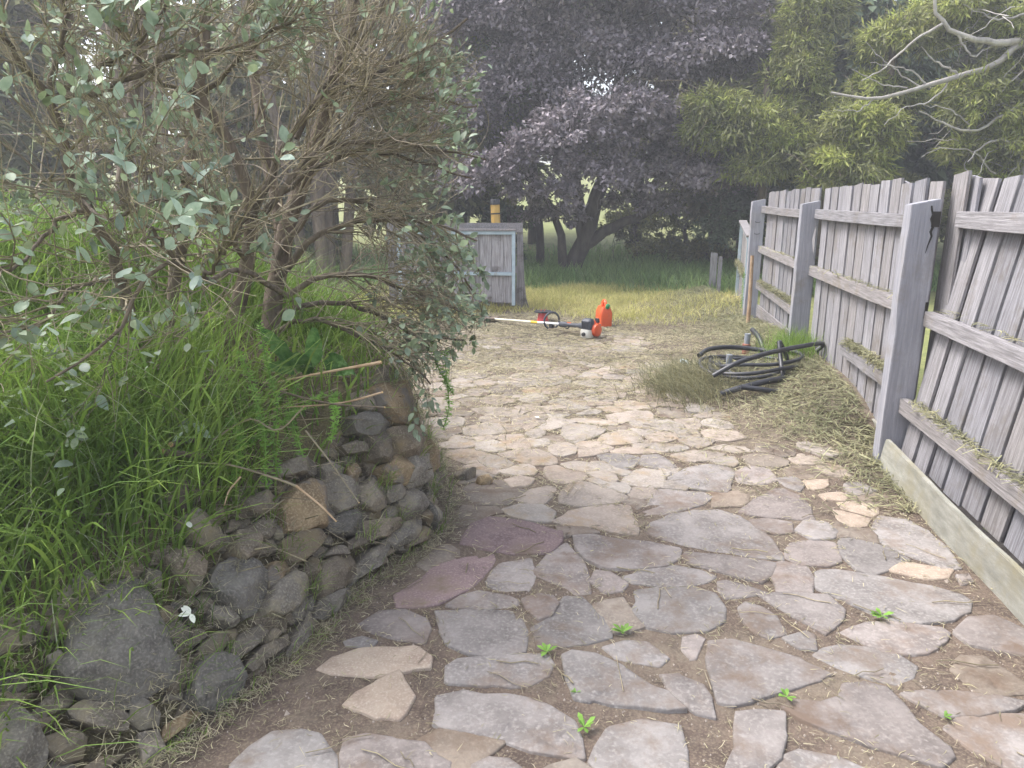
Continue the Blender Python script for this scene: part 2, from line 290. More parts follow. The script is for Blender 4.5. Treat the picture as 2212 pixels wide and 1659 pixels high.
# ------------------------------------------------------------------ flagstones (measured outlines laid on the ground)
def crop(x0, y0, s, polys): return [[((x0+px/s)/1.085, (y0+py/s)/1.085) for px, py in p] for p in polys]
def parse(t): return [[tuple(float(c) for c in q.split(',')) for q in ln.split()] for ln in t.strip().splitlines()]
PA = parse('''265,70 430,68 445,110 420,135 360,155 300,140 245,110
560,155 640,140 760,145 795,165 760,185 690,198 590,185
780,195 850,165 920,170 985,210 930,225 840,210
960,235 1040,195 1120,215 1130,235 1060,242
1180,140 1290,130 1400,150 1440,170 1350,187 1230,175
160,220 230,190 350,185 400,210 360,235 200,238
570,212 700,207 770,222 740,250 620,258 540,240
800,255 860,240 930,255 920,275 840,278
950,262 1050,248 1250,265 1260,285 1130,295 980,280
160,275 310,275 320,292 220,302 160,292
560,272 680,267 690,290 600,295
570,345 640,345 620,362 560,360
870,345 930,340 1000,350 960,365 880,362
1150,330 1290,335 1270,360 1150,355
1000,395 1150,390 1220,400 1120,412 1010,410
285,437 380,425 480,430 600,445 650,465 580,482 450,485 350,465
730,425 850,415 900,430 800,440
980,470 1080,440 1130,455 1100,472 1000,480
1110,430 1200,420 1290,450 1230,465 1170,455
790,465 890,460 930,470 880,490 800,485
905,505 960,495 1130,502 1230,520 1240,540 1130,540 1010,526
890,545 960,535 1100,554 1155,572 1120,600 1040,630 960,660 910,640 885,590
1310,515 1380,507 1560,510 1650,540 1660,560 1590,580 1480,570 1370,565
1140,610 1250,580 1310,580 1370,610 1395,650 1310,660 1180,672 1120,640
1430,620 1510,590 1600,595 1620,630 1560,652 1470,650
1640,635 1760,622 1860,635 1830,665 1770,690 1690,665
1830,690 1930,668 2060,690 2110,712 1980,712
1450,680 1560,665 1660,670 1690,690 1640,710 1500,705
240,560 380,530 540,540 620,560 560,580 430,600 330,615 250,600
660,575 720,565 765,585 745,620 690,625 655,600
150,600 290,625 310,645 230,655 150,640
470,610 610,600 630,625 560,640 480,640
320,652 430,640 500,662 510,700 420,712 330,700
670,640 770,632 815,655 770,675 690,680
800,690 830,660 920,665 970,690 950,725 890,740 830,735 800,715
1160,706 1300,683 1400,692 1480,697 1540,716 1400,722 1260,722
1110,732 1180,725 1300,732 1365,748 1375,775 1320,810 1260,830 1200,800 1140,760
1400,738 1500,732 1550,760 1610,805 1560,822 1470,815 1400,795
1590,740 1720,715 1850,720 1930,735 1860,765 1750,785 1660,775
1850,775 1900,757 1990,755 2005,790 1980,810 1910,800
470,730 600,705 720,705 800,735 845,785 800,800 680,795 560,765
330,760 420,735 500,760 555,795 510,820 400,810
470,840 620,797 680,802 705,835 690,860 600,860
880,795 960,775 1070,790 1110,815 1090,845 1020,840 930,820
770,815 850,805 920,840 1010,850 1035,880 1000,905 900,915 820,905 775,860
510,900 600,875 690,890 660,930 560,940
1040,860 1130,850 1210,865 1225,895 1210,920 1120,890
1270,905 1350,840 1410,825 1520,840 1535,880 1525,940 1440,940 1330,925
1575,885 1700,820 1820,800 1920,805 1985,840 1950,980 1840,965 1690,940
870,1000 900,950 970,910 1060,920 1140,950 1250,980 1295,1010 1250,1040 1100,1055 980,1060 870,1040
1290,960 1370,945 1460,950 1480,965 1450,1000 1390,1020 1330,1000
580,1020 680,960 780,935 840,945 800,1000 760,1040 680,1045
1370,1110 1440,1050 1500,960 1600,965 1780,980 1850,1010 1790,1050 1640,1090 1500,1130 1380,1140
500,1090 600,1060 740,1060 820,1100 810,1160 700,1160 560,1130
830,1165 950,1100 1100,1070 1230,1060 1310,1070 1320,1120 1350,1180 1355,1250 1240,1240 1100,1200 900,1190
1990,850 2100,810 2212,830 2260,900 2150,930 2030,910''')
PB = parse('''-205,343 -162,292 -51,249 80,230 200,228 300,255 400,310 470,370 530,450 545,495 430,485 250,460 50,425 -60,395
320,235 400,170 500,115 560,110 640,150 700,210 720,278 560,265 420,255
680,65 800,55 800,85 740,110 700,100
530,55 620,45 665,90 650,120 580,95
770,140 870,130 915,150 880,170 800,165
915,80 990,75 1070,115 990,140 915,140
870,185 960,180 1080,215 1050,260 960,230 900,215
840,230 900,240 1030,280 1010,310 950,325 890,310 870,265
380,285 480,278 600,300 600,345 520,355 430,330
640,340 680,290 790,300 850,345 830,380 720,385
580,480 600,412 740,388 840,405 870,500 800,525 660,520
880,382 980,392 1130,440 1250,500 1140,550 1050,580 960,540 895,470
1060,340 1100,260 1250,280 1360,350 1460,440 1540,545 1440,555 1300,490 1120,410
1160,562 1240,522 1380,545 1490,562 1460,600 1350,605
750,575 780,562 950,575 1160,612 1380,650 1530,690 1590,730 1580,780 1480,825 1320,845 1180,830 1050,790 900,720 760,660
520,530 560,515 690,550 710,590 705,685 600,685 522,680
5,490 40,465 200,480 450,512 510,522 480,590 420,625 330,600 160,555 40,530
205,625 250,620 470,685 350,695 240,710
440,705 520,695 790,705 880,780 870,830 790,915 700,860 600,800 500,745
320,780 360,750 450,780 540,870 560,910 470,930 390,890 350,840
570,940 680,910 715,930 728,995 650,985
890,905 970,870 1130,850 1300,860 1440,880 1470,910 1400,980 1250,1010 1150,1010 1020,960
1520,900 1600,830 1720,815 1896,890 2050,960 1990,1040 1780,1000 1600,960
740,1030 870,975 1030,990 1200,1030 1280,1090 1250,1150 1170,1180 1040,1150 870,1090
155,960 280,955 450,1000 650,1060 820,1135 760,1160 560,1210 400,1270 300,1295 210,1280 180,1150 155,1040
10,940 70,920 110,950 75,1030 35,1040 15,990
575,1320 630,1285 780,1300 890,1280 900,1205 1000,1195 1130,1225 1200,1300 1300,1420 1450,1530 1480,1590 1400,1640 1250,1590 1050,1530 850,1450 680,1390
1470,1440 1560,1390 1700,1370 1896,1370 2080,1440 2100,1620 1950,1720 1800,1640 1640,1560
1230,1250 1400,1240 1700,1260 1896,1300 1800,1340 1600,1350 1450,1365 1330,1310
300,1370 430,1350 560,1360 560,1480 520,1580 430,1680 300,1760 240,1680 310,1520
560,1600 680,1570 850,1600 1000,1659 1020,1740 860,1800 600,1780 560,1659
1530,600 1580,590 1590,620 1550,640''')
PC = parse('''1435,15 1530,10 1680,40 1800,50 1970,85 1960,130 1900,165 1760,178 1610,180 1500,130 1450,70
1230,190 1300,110 1390,50 1430,100 1480,180 1510,300 1430,310 1330,250 1240,210
1530,250 1540,195 1600,200 1690,260 1660,290 1590,300
1690,225 1800,184 1960,172 2080,192 2150,225 2100,255 1920,270 1750,255
1760,300 1900,285 2050,285 2150,310 2195,380 2190,450 2100,500 1950,500 1820,480 1740,400
985,240 1050,160 1200,130 1220,200 1190,300 1060,290 1000,270
620,250 700,170 850,118 1000,110 1010,140 940,220 850,290 740,350 620,370 520,370 510,310
850,50 900,-40 990,-80 1150,-60 1350,-10 1350,40 1290,95 1100,100 950,80
780,370 850,325 950,305 1080,330 1140,350 1110,378 960,385 820,382
1175,355 1240,330 1310,335 1330,370 1300,420 1245,440 1200,400
1230,480 1300,445 1345,375 1385,332 1470,335 1540,420 1610,500 1610,530 1480,560 1340,580 1245,585
715,410 850,402 1100,407 1140,440 1165,490 1165,600 1060,620 900,615 790,570 750,500
320,470 420,410 540,400 640,440 665,490 640,560 520,540 400,510
780,690 850,650 1050,640 1280,635 1300,670 1270,740 1180,780 1000,775 780,760
1380,640 1420,620 1550,640 1680,710 1800,790 1900,830 1990,910 1900,915 1720,890 1530,870 1450,860 1400,740
1880,740 1990,745 2080,790 2120,850 2150,940 2060,920 1960,840
730,850 850,820 1100,850 1280,890 1410,970 1450,1050 1460,1155 1380,1150 1200,1110 1050,1050 880,1020 720,1000
1560,1100 1620,1020 1780,980 1960,1000 1990,1120 2000,1217 1900,1270 1600,1270 1530,1180
245,1080 350,1050 500,1080 640,1100 700,1150 770,1190 760,1240 600,1300 240,1300
-230,1110 -130,1040 0,1030 90,1050 180,1160 180,1300 -250,1310 -330,1200
920,1200 1000,1170 1070,1180 1130,1220 1100,1300 900,1300
110,700 200,640 330,600 600,590 670,640 660,690 560,700 400,730 200,730
250,880 400,780 520,720 540,780 580,850 540,920 500,950 420,940 320,910
1590,590 1700,560 1800,570 1900,640 1850,680 1750,660 1650,640
250,560 330,545 390,560 360,580 270,580''')
def chaikin(p):
    p = np.array(p); q = np.roll(p, -1, 0); return np.stack([.93*p+.07*q, .07*p+.93*q], 1).reshape(-1, p.shape[1])
def flagstone(g, mat, grow=.017):
    a = .5*np.sum(g[:, 0]*np.roll(g[:, 1], -1)-g[:, 1]*np.roll(g[:, 0], -1))
    if a < 0: g = g[::-1]
    g = chaikin(g); q = np.roll(g, -1, 0); L = np.linalg.norm(q-g, axis=1); pts = []
    for p0, p1, l in zip(g, q, L):
        n = max(1, int(l/.045)); tn = (p1-p0)/max(l, 1e-6); nn = np.array([-tn[1], tn[0]])
        for k in range(n): pts.append(p0+(p1-p0)*k/n+nn*rng.normal(0, .0042 if n > 1 else .002))
    g = np.array(pts); c = g.mean(0); n = len(g); sz = np.sqrt(abs(a))
    h = float(np.clip(rng.normal(.008, .002), .005, .013)); tilt = rng.normal(0, .004, 2)
    def ring(inset, z, jit=0):
        d = g-c; r = np.linalg.norm(d, axis=1, keepdims=True); gi = c+d*np.maximum(.3, 1-(inset-grow)/r)
        zz = z+(gi-c)@tilt*(z > 0)+rng.normal(0, 1, n)*jit
        return np.column_stack([gi-c, zz])
    R = [ring(-.004, -.03), ring(0, h-.004, .001), ring(.003, h-.001, .0008), ring(.012, h, .0008), ring(sz*.28, h+.001, .0022)]
    V = np.vstack(R+[np.array([[0, 0, h+.002]])]); f = []
    for k in range(len(R)-1):
        i0 = np.arange(n)+k*n; i1 = (np.arange(n)+1) % n+k*n; f.append(np.stack([i0, i1, i1+n, i0+n], -1))
    i0 = np.arange(n)+(len(R)-1)*n; i1 = np.roll(i0, -1); f.append(np.stack([i0, i1, np.full(n, len(V)-1)], -1))
    o = link('flagstone', np_mesh('flagstone', V, f), mat, path); o.location = (c[0], c[1], max(0, float(H(c[0], c[1])))+.003)
RED_C = {6, 7}; ORG_B = {2, 4, 6, 7, 13}; PINK_C = {21, 22}
FLAGS = [(p, 'a', i) for i, p in enumerate(crop(1000, 800, 2.765, PA))]+[(p, 'b', i) for i, p in enumerate(crop(1600, 1100, 2.37, PB))]+[(p, 'c', i) for i, p in enumerate(crop(700, 1250, 2.212, PC))]
flag_xy = []
for p, s, i in FLAGS:
    m = M['flag']
    if s == 'a' and i not in (36, 37, 48, 52, 55): m = M['flag_pale']
    if s == 'b' and i in ORG_B: m = M['flag_orange']
    if s == 'c' and i in RED_C: m = M['flag_red']
    if s == 'c' and i in PINK_C: m = M['flag_orange']
    g_ = np.array([G(u, v, .01)[:2] for u, v in p]); flag_xy.append(g_); flagstone(g_, m)
def in_flag(x, y, grow=0.0):
    x = np.asarray(x); y = np.asarray(y); r = np.zeros(x.shape, bool)
    for g in flag_xy:
        c = g.mean(0); g2 = c+(g-c)*(1-grow)
        m = (x > g2[:, 0].min()) & (x < g2[:, 0].max()) & (y > g2[:, 1].min()) & (y < g2[:, 1].max())
        if not m.any(): continue
        ins = np.zeros(m.sum(), bool); xx = x[m]; yy = y[m]; q = np.roll(g2, -1, 0)
        for (x0, y0), (x1, y1) in zip(g2, q):
            if y0 == y1: continue
            k = ((y0 > yy) != (y1 > yy)) & (xx < (x1-x0)*(yy-y0)/(y1-y0)+x0); ins ^= k
        r[m] |= ins
    return r
# smaller flags fitted into the remaining bare patches
M['flag_dirt'] = pmat('flagstone_dirty', (.15,.128,.11), (.25,.22,.19), c3=(.27,.24,.205), scale=6, bump=.35, bscale=70, world=True, rnd=.14, tint=(1,.93,.86), patch=(.15,.115,.09), pscale=5, plow=.45, phigh=.62, bdist=.008)
fillers = 0; rg = np.random.default_rng(11)
cy_ = 1.5+rg.random(7000)**.8*7.0; cx_ = rg.uniform(-.85, 2.0, 7000); ok_ = np.ones(7000, bool)
for a_ in np.linspace(0, 6.28, 7)[:-1]: ok_ &= ~in_flag(cx_+.04*math.cos(a_), cy_+.04*math.sin(a_), -.03)
for x_, y_ in zip(cx_[ok_], cy_[ok_]):
    if float(inside(x_, y_)) > -.1 or fence_perp(x_, y_) < .28 or float(H(x_, y_)) > .03 or (y_ > 4.3 and x_ > 1.45) or (y_ > 6.6 and rg.random() < .6) or (y_ < 3 and rg.random() < .35) or (y_ < 2.35 and rg.random() < .8): continue
    if y_ < 2.6 and x_ < -.15: continue                        # bare soil strip at the wall foot
    nd = 11; an = np.linspace(0, 2*np.pi, nd, endpoint=False)+rg.uniform(0, .5); st = np.arange(.015, .27, .0125)
    qx = x_+np.cos(an)[:, None]*st*1.0; qy = y_+np.sin(an)[:, None]*st
    hit = in_flag(qx.ravel(), qy.ravel(), -.05).reshape(qx.shape) | (inside(qx, qy) > -.06) | (H(qx, qy) > .06)
    if hit[:, :3].any(): continue
    fr = np.where(hit.any(1), st[np.argmax(hit, 1)], .27)-.012; lim = rg.uniform(.11, .2)
    fr = np.minimum(fr, lim*rg.uniform(.75, 1.15, nd)); fr = np.minimum(fr, 1.7*(np.roll(fr, 1)+np.roll(fr, -1))/2)
    g_ = np.column_stack([x_+np.cos(an)*fr, y_+np.sin(an)*fr]); flag_xy.append(g_); flagstone(g_, M['flag_pale'] if y_ > 3.6 and rg.random() < .7 else M['flag_dirt'], .004); fillers += 1
    if fillers > 165: break
print('fill flags', fillers)
# ------------------------------------------------------------------ dry stone wall
PE = parse('''1490,300 1540,260 1640,270 1720,330 1750,400 1720,470 1660,500 1580,470 1510,400
1420,200 1490,160 1560,170 1600,220 1540,260 1450,250
1380,310 1470,320 1500,380 1440,410 1380,390
1330,470 1420,430 1540,430 1590,490 1570,530 1440,560 1350,540
1740,460 1790,390 1850,400 1850,440 1870,540 1890,600 1870,680 1820,750 1785,800 1775,700 1790,560
1590,530 1650,505 1740,520 1775,600 1770,650 1700,685 1630,640
1430,570 1520,540 1620,600 1610,670 1540,720 1460,700 1440,640
1280,630 1350,600 1430,620 1430,660 1320,670
1520,760 1600,690 1660,690 1680,770 1640,860 1560,840
1690,700 1770,690 1780,790 1760,850 1690,875 1660,840
1760,900 1800,820 1880,700 1920,730 1950,850 1950,1000 1900,1090 1850,1110 1800,1040 1770,970
1620,970 1650,910 1700,890 1750,920 1755,980 1720,1050 1650,1060
1560,870 1640,850 1665,880 1640,930 1570,960 1545,920
1390,880 1470,830 1540,900 1540,980 1480,1010 1400,970
1170,860 1250,800 1350,860 1380,920 1340,980 1250,1020 1190,950
1310,760 1360,730 1385,780 1360,850 1310,820
930,1000 980,900 1060,850 1140,860 1200,940 1240,1060 1180,1090 1060,1120 960,1130
1200,1090 1270,1030 1370,1010 1400,1080 1380,1150 1290,1150 1220,1140
1410,1080 1500,1070 1600,1060 1620,1100 1540,1160 1430,1190
1320,1200 1400,1140 1430,1170 1400,1220 1330,1240
1550,1180 1640,1090 1740,1050 1740,1110 1670,1200 1600,1230
1680,1180 1760,1110 1810,1170 1800,1240 1720,1270 1670,1230
1730,1000 1790,980 1815,1060 1800,1100 1750,1050
870,770 960,720 1080,690 1130,730 1120,790 1000,800 880,820
700,950 820,900 900,940 890,1010 780,1030 710,1000
750,1100 820,1060 890,1070 880,1130 830,1180 770,1170
320,1080 400,1020 480,1040 550,1120 570,1180 500,1220 400,1190 340,1140
640,1200 660,1140 740,1120 780,1180 770,1260 690,1300 640,1260
930,1200 1000,1150 1120,1140 1155,1180 1080,1270 990,1330 940,1280
820,1390 860,1330 940,1320 960,1380 900,1440 840,1470
510,1450 550,1360 640,1310 740,1330 800,1390 810,1500 760,1590 700,1630 620,1600 540,1520
820,1560 860,1470 960,1400 1040,1430 1050,1520 980,1600 900,1640 830,1620
1130,1440 1150,1340 1240,1290 1310,1290 1360,1360 1330,1430 1230,1500 1160,1520
1350,1370 1430,1270 1520,1210 1550,1230 1520,1310 1440,1430 1370,1420
1160,1290 1230,1230 1330,1240 1290,1285
1040,1370 1100,1300 1140,1310 1130,1400 1060,1480
1140,1560 1220,1505 1310,1490 1320,1540 1260,1630 1180,1659 1130,1640
230,1300 300,1250 400,1250 460,1320 440,1400 360,1440 290,1400
200,960 260,830 400,790 480,860 440,940 320,990
420,660 560,620 650,700 640,770 560,800 460,740
1160,760 1220,720 1290,760 1270,810 1180,840''')
PF = parse('''340,1100 400,1030 430,860 560,720 680,660 780,690 840,820 900,960 955,1100 940,1160 800,1220 690,1300 580,1270 440,1200
890,900 950,850 1050,890 1060,960 990,1000 940,1020
940,1060 1000,1040 1050,1110 1050,1180 980,1230 920,1180
1060,1180 1120,1070 1220,1040 1290,1070 1340,1170 1310,1260 1220,1320 1140,1340 1070,1290
1380,1080 1450,990 1580,930 1590,980 1500,1040 1420,1110
1600,1010 1640,900 1700,850 1740,900 1740,1000 1680,1060 1610,1050
1290,1000 1340,920 1440,870 1480,910 1400,990 1330,1040
740,1320 800,1280 880,1350 870,1420 780,1440 720,1390
880,1540 930,1420 1040,1350 1120,1360 1170,1440 1150,1520 1050,1590 960,1610
0,1360 100,1330 200,1440 250,1540 230,1640 100,1680 -80,1680 -60,1450
760,1500 860,1470 920,1560 930,1640 800,1640
480,1650 560,1600 690,1590 700,1700 500,1720
400,1340 480,1290 620,1310 700,1370 690,1440 560,1440 440,1400
1340,1250 1420,1140 1440,1150 1380,1250 1240,1345 1190,1355
270,1040 330,1010 370,1060 350,1130 290,1120
830,560 890,570 890,670 850,690 800,640
1050,560 1110,580 1120,660 1060,700 1030,640
250,1500 380,1450 470,1500 450,1600 330,1630
1180,760 1250,770 1320,830 1270,860 1190,830''')
wall = thing('dry_stone_wall', 'low dry stone retaining wall of dark rough rocks beside the path', 'wall', (-.6, 2.6, 0))
wall_off = np.array([-.6, 2.6, 0])
def rock_mesh(pts, nrm, bulge, depth, name='stone'):
    c = pts.mean(0); n = 26; loop = np.vstack([pts, pts[:1]])
    L = np.concatenate([[0], np.cumsum(np.linalg.norm(np.diff(loop, axis=0), axis=1))]); s = np.linspace(0, L[-1], n, endpoint=False)
    o = np.stack([np.interp(s, L, loop[:, i]) for i in range(3)], 1)
    d = o-c; rad = np.linalg.norm(d, axis=1).mean(); d += rng.normal(0, .018*rad, d.shape)
    a = unit(np.cross(nrm, [0, 0, 1.]));  b = np.cross(nrm, a)
    pl = []                                                     # a few cutting planes give the rock flat faces and ridges
    for k in range(7):
        ang = rng.uniform(0, 6.28) if k else -1.57; sl = rng.uniform(.3, 1.25)
        pl.append((a*math.cos(ang)+b*math.sin(ang), sl, rng.uniform(.65, 1.15)))
    R = []
    for fr, base in ((1.0, -depth), (1.04, -.25*bulge), (1.02, .45), (.97, .85), (.87, 1), (.72, 1), (.55, 1), (.37, 1), (.18, 1)):
        q = d*fr; h = np.full(n, bulge*1.1)
        for (ax, sl, hh) in pl: h = np.minimum(h, bulge*hh+.5*bulge-(q@ax)/rad*sl*bulge*1.3)
        h = np.clip(h, .12*bulge, None)
        z = np.full(n, base) if base < 0 else h*base
        z = z+(rng.normal(0, .010*rad, n) if base > 0 else 0)
        q = q-np.outer(q@nrm, nrm)
        R.append(c+q+np.outer(z, nrm))
    V = np.vstack(R+[R[-1].mean(0)[None]]); f = []
    for k in range(len(R)-1):
        i0 = np.arange(n)+k*n; i1 = (np.arange(n)+1) % n+k*n; f.append(np.stack([i0, i1, i1+n, i0+n], -1))
    i0 = np.arange(n)+(len(R)-1)*n; i1 = np.roll(i0, -1); f.append(np.stack([i0, i1, np.full(n, len(V)-1)], -1))
    f.append(np.arange(n)[None, ::-1])
    # consistent outward winding
    ta, tb = R[2][0]-c, R[2][1]-c
    if np.cross(ta, tb)@nrm < 0: f = [q[:, ::-1] for q in f]
    me = np_mesh(name, V-c, f); me.set_sharp_from_angle(angle=math.radians(22)); return me, c
def wall_normal(p):
    e = .05; gx = (inside(p[0]+e, p[1])-inside(p[0]-e, p[1]))/(2*e); gy = (inside(p[0], p[1]+e)-inside(p[0], p[1]-e))/(2*e)
    out = -np.array([float(gx), float(gy)]); out /= max(np.linalg.norm(out), 1e-6); t = float(tanb(p[1]))
    return unit(np.array([out[0], out[1], t]))
BROWN = {('e', 16), ('e', 15), ('e', 29), ('e', 8), ('e', 4), ('e', 0), ('f', 8)}
DARK = {('f', 0), ('e', 30), ('f', 3), ('e', 10), ('e', 17), ('e', 3)}
stone_centres = []
for s, i, p in [('e', i, p) for i, p in enumerate(crop(300, 800, 2.552, PE))]+[('f', i, p) for i, p in enumerate(crop(0, 1100, 2.37, PF))]:
    hp = [wall_hit(u, v) for u, v in p]; hp = [h for h in hp if h is not None]
    if len(hp) < 3:
        hp = [G(u, v, .02) for u, v in p]
    pts = np.array(hp); pts = pts.mean(0)+(pts-pts.mean(0))*1.16; med = np.median(pts, 0); r = np.linalg.norm(pts-med, axis=1); pts = pts[r < 2.2*np.median(r)+.02]
    if len(pts) < 3: continue
    c = pts.mean(0); nr = wall_normal(c); pts = pts-np.outer((pts-c)@nr, nr)
    size = np.linalg.norm(pts-c, axis=1).mean()
    me, cc = rock_mesh(pts, nr, min(.062, .50*size), .12)
    link('stone', me, M['rock_brown'] if (s, i) in BROWN else M['rock_dark'] if (s, i) in DARK else M['rock'], wall, loc=cc-wall_off); stone_centres.append(c)
# smaller packing stones between and behind the traced ones, and the run of wall the big ones leave bare
sc_arr = np.array(stone_centres); cnt = 0
for _ in range(900):
    k = rng.integers(2, len(BASE)-5); a, b = BASE[k], BASE[k+1]; t = rng.random(); q = a+(b-a)*t
    dd = (b-a)/np.linalg.norm(b-a); inn = np.array([-dd[1], dd[0]]); y0 = q[1]
    z = rng.uniform(.03, float(ztop(y0))*.97); q = q+inn*z*float(tanb(y0)); c = np.array([q[0], q[1], z])
    dm = np.linalg.norm(sc_arr-c, axis=1).min()
    if dm < .052 or c[1] > 4.4: continue
    sz = min(.095, dm*.72); nr = wall_normal(c); e1 = unit(np.cross(nr, [0, 0, 1.])); e2 = np.cross(nr, e1)
    an = np.sort(rng.uniform(0, 6.28, 7)); pts = np.array([c+(e1*math.cos(t_)*1.25+e2*math.sin(t_)*.8)*sz*rng.uniform(.75, 1.1) for t_ in an])-nr*.03
    me, cc = rock_mesh(pts, nr, .4*sz, .09); link('stone', me, M['rock'], wall, loc=cc-wall_off); sc_arr = np.vstack([sc_arr, c]); cnt += 1
    if cnt > 210: break
# loose rocks lying by the end of the wall
for (u, v, r, lab) in ((1005, 1028, .085, 'grey flat rock fallen at the foot of the far wall end'), (1046, 1040, .055, 'small brown rock on the path just right of the wall end')):
    c = G(u, v, .02); an = np.linspace(0, 6.28, 7)[:-1]+rng.normal(0, .2, 6); pts = np.array([c+np.array([math.cos(t), .7*math.sin(t), 0])*r*rng.uniform(.6, 1.2) for t in an])
    me, cc = rock_mesh(pts, unit(np.array([.25, -.35, 1.])), r*.6, .05); link('loose_rock', me, M['rock_brown'] if r < .06 else M['rock'], label=lab, cat='rock', loc=cc)
# ------------------------------------------------------------------ paling fence
FA = math.atan2(FT[1], FT[0])-math.pi/2                       # rotation so that local +Y runs along the fence, local -X points to the path
fence = thing('paling_fence', 'weathered grey timber paling fence with three notched posts along the right', 'fence', (FP[0], FP[1], 0), FA)
def paling_mesh(wd, ht, k):
    r = random.Random(k); m = MB(); th = .016; hw = wd/2; c1 = r.uniform(0, .022); c2 = r.uniform(0, .022); zs = [0, ht*.3, ht*.62, ht*.9]
    wob = [r.uniform(-.004, .004) for _ in zs]; rings = []
    for z, wb in zip(zs, wob): rings.append([(-th/2,-hw+wb,z),(th/2,-hw+wb,z),(th/2,hw+wb,z),(-th/2,hw+wb,z)])
    rings.append([(-th/2,-hw,ht-c1),(th/2,-hw,ht-c1),(th/2,hw,ht-c2),(-th/2,hw,ht-c2)])
    return m.loft(rings).mesh('paling', bevel=.0015)
PAL = [paling_mesh(.168, 1.55, k) for k in range(6)]; PALN = [paling_mesh(.10, 1.53, 20+k) for k in range(4)]
for me in PAL+PALN: me.materials.append(M['wood'])
def paling(me, s, x, z0, tiltx=0, tilty=0, sz=1, par=None):
    o = link('paling', me, None, par or fence, loc=(x, s, z0)); o.rotation_euler = (tiltx, tilty, rng.normal(0, .02)); o.scale = (1, 1, sz); return o
# local frame: x>0 is the outside of the fence. palings sit outside the rails.
XR = .085; RAILH = .078; XP = .122
s = .10
k = 0
while s < 2.42:                                                # bay B, post 3 to post 2
    paling(PAL[k % 6], s, XP+rng.normal(0, .003), .10+rng.normal(0, .008), rng.normal(0, .006), 0); paling(PALN[k % 4], s+.10, XP+.021, .10+rng.normal(0, .01), rng.normal(0, .006), 0)
    s += .197+rng.normal(0, .004); k += 1
s = 2.60
while s < 5.0:                                                 # bay A, post 2 to post 1
    paling(PAL[(k+2) % 6], s, XP+rng.normal(0, .003), .10+rng.normal(0, .012), rng.normal(0, .01), 0, sz=1.0)
    if k % 5 not in (1, 3) or s < 3.4: paling(PALN[k % 4], s+.1, XP+.021, .10+rng.normal(0, .01), rng.normal(0, .008), 0, sz=.985 if k % 3 else .9)
    s += .200+rng.normal(0, .004); k += 1
LEAN = math.radians(7.5)
for j in range(13):                                            # bay C leans outwards towards the camera end
    s = -.15-.196*j; paling(PAL[(k+j) % 6], s, XP-.05, .105+rng.normal(0, .006), .018+rng.normal(0, .006), LEAN); paling(PALN[j % 4], s+.1-.004, XP-.028, .10, .018, LEAN) if j else None
paling(PAL[1], -.05, XP+.05, .12, -.012, .015); paling(PALN[2], -.15, XP+.062, .12, -.02, .03)
def zrail(u, v, sdist): return P(u, v, fence_pt(sdist)[1])[2]
def rail(s0, s1, z0, z1, x=XR, h=RAILH, t=.05, lean=0):
    m = MB(); n = 7; ss = np.linspace(s0, s1, n); zz = np.linspace(z0, z1, n)+np.sin(np.linspace(0, 3.14, n))*rng.uniform(-.008, .002)
    rings = []
    for a, z in zip(ss, zz):
        dx = (z-.6)*math.sin(lean) if lean else 0; hh = h/2+rng.normal(0, .0015)
        rings.append([(x-t/2+dx,a,z-hh),(x+t/2+dx,a,z-hh),(x+t/2+dx,a,z+hh),(x-t/2+dx,a,z+hh)])
    return m.loft(rings).build('rail', M['wood_h'], fence, bevel=.003)
rail(.03, 2.43, 1.40, 1.415); rail(.03, 2.43, .915, .93); rail(.06, 1.28, .44, .455)
rail(2.53, 5.0, 1.41, 1.435); rail(2.53, 5.0, .93, .965); rail(2.5, 4.95, .48, .53)
rail(-.10, -2.75, 1.42, 1.40, x=XR-.005, lean=LEAN, h=.085); rail(-.056, -2.75, .885, .855, x=XR-.005, lean=LEAN, h=.085); rail(-.056, -2.75, .385, .34, x=XR-.005, lean=LEAN, h=.085)
def post(s, ht, notches, bite=None, z0=-.25):
    m = MB(); a = .105; xo = .105; xi = -.045; zs = [z0, .1, .35, .6, .8, 1.0, 1.1, 1.2, 1.3, 1.38, ht-.004]; rings = []
    for z in zs:
        x1 = xo; x0 = xi+rng.normal(0, .002); y1 = a/2
        if bite and abs(z-bite) < .16: y0 = -a/2+.0; x1 = xo-.045*(1-((z-bite)/.16)**2)
        else: y0 = -a/2
        j = rng.normal(0, .0015, 4)
        rings.append([(x0+j[0],y0,z),(x1+j[1],y0+j[2],z),(x1,y1,z),(x0,y1+j[3],z)])
    rings[-1] = [(x, y, z+(.03 if x > 0 else 0)) for x, y, z in rings[-1]]
    m.loft(rings); o = m.build('post', M['post'], fence, bevel=.004, loc=(0, s, 0)); return o
p3 = post(0, 1.50, None); p2 = post(2.478, 1.50, None, bite=1.2); p1 = post(5.05, 1.53, None)
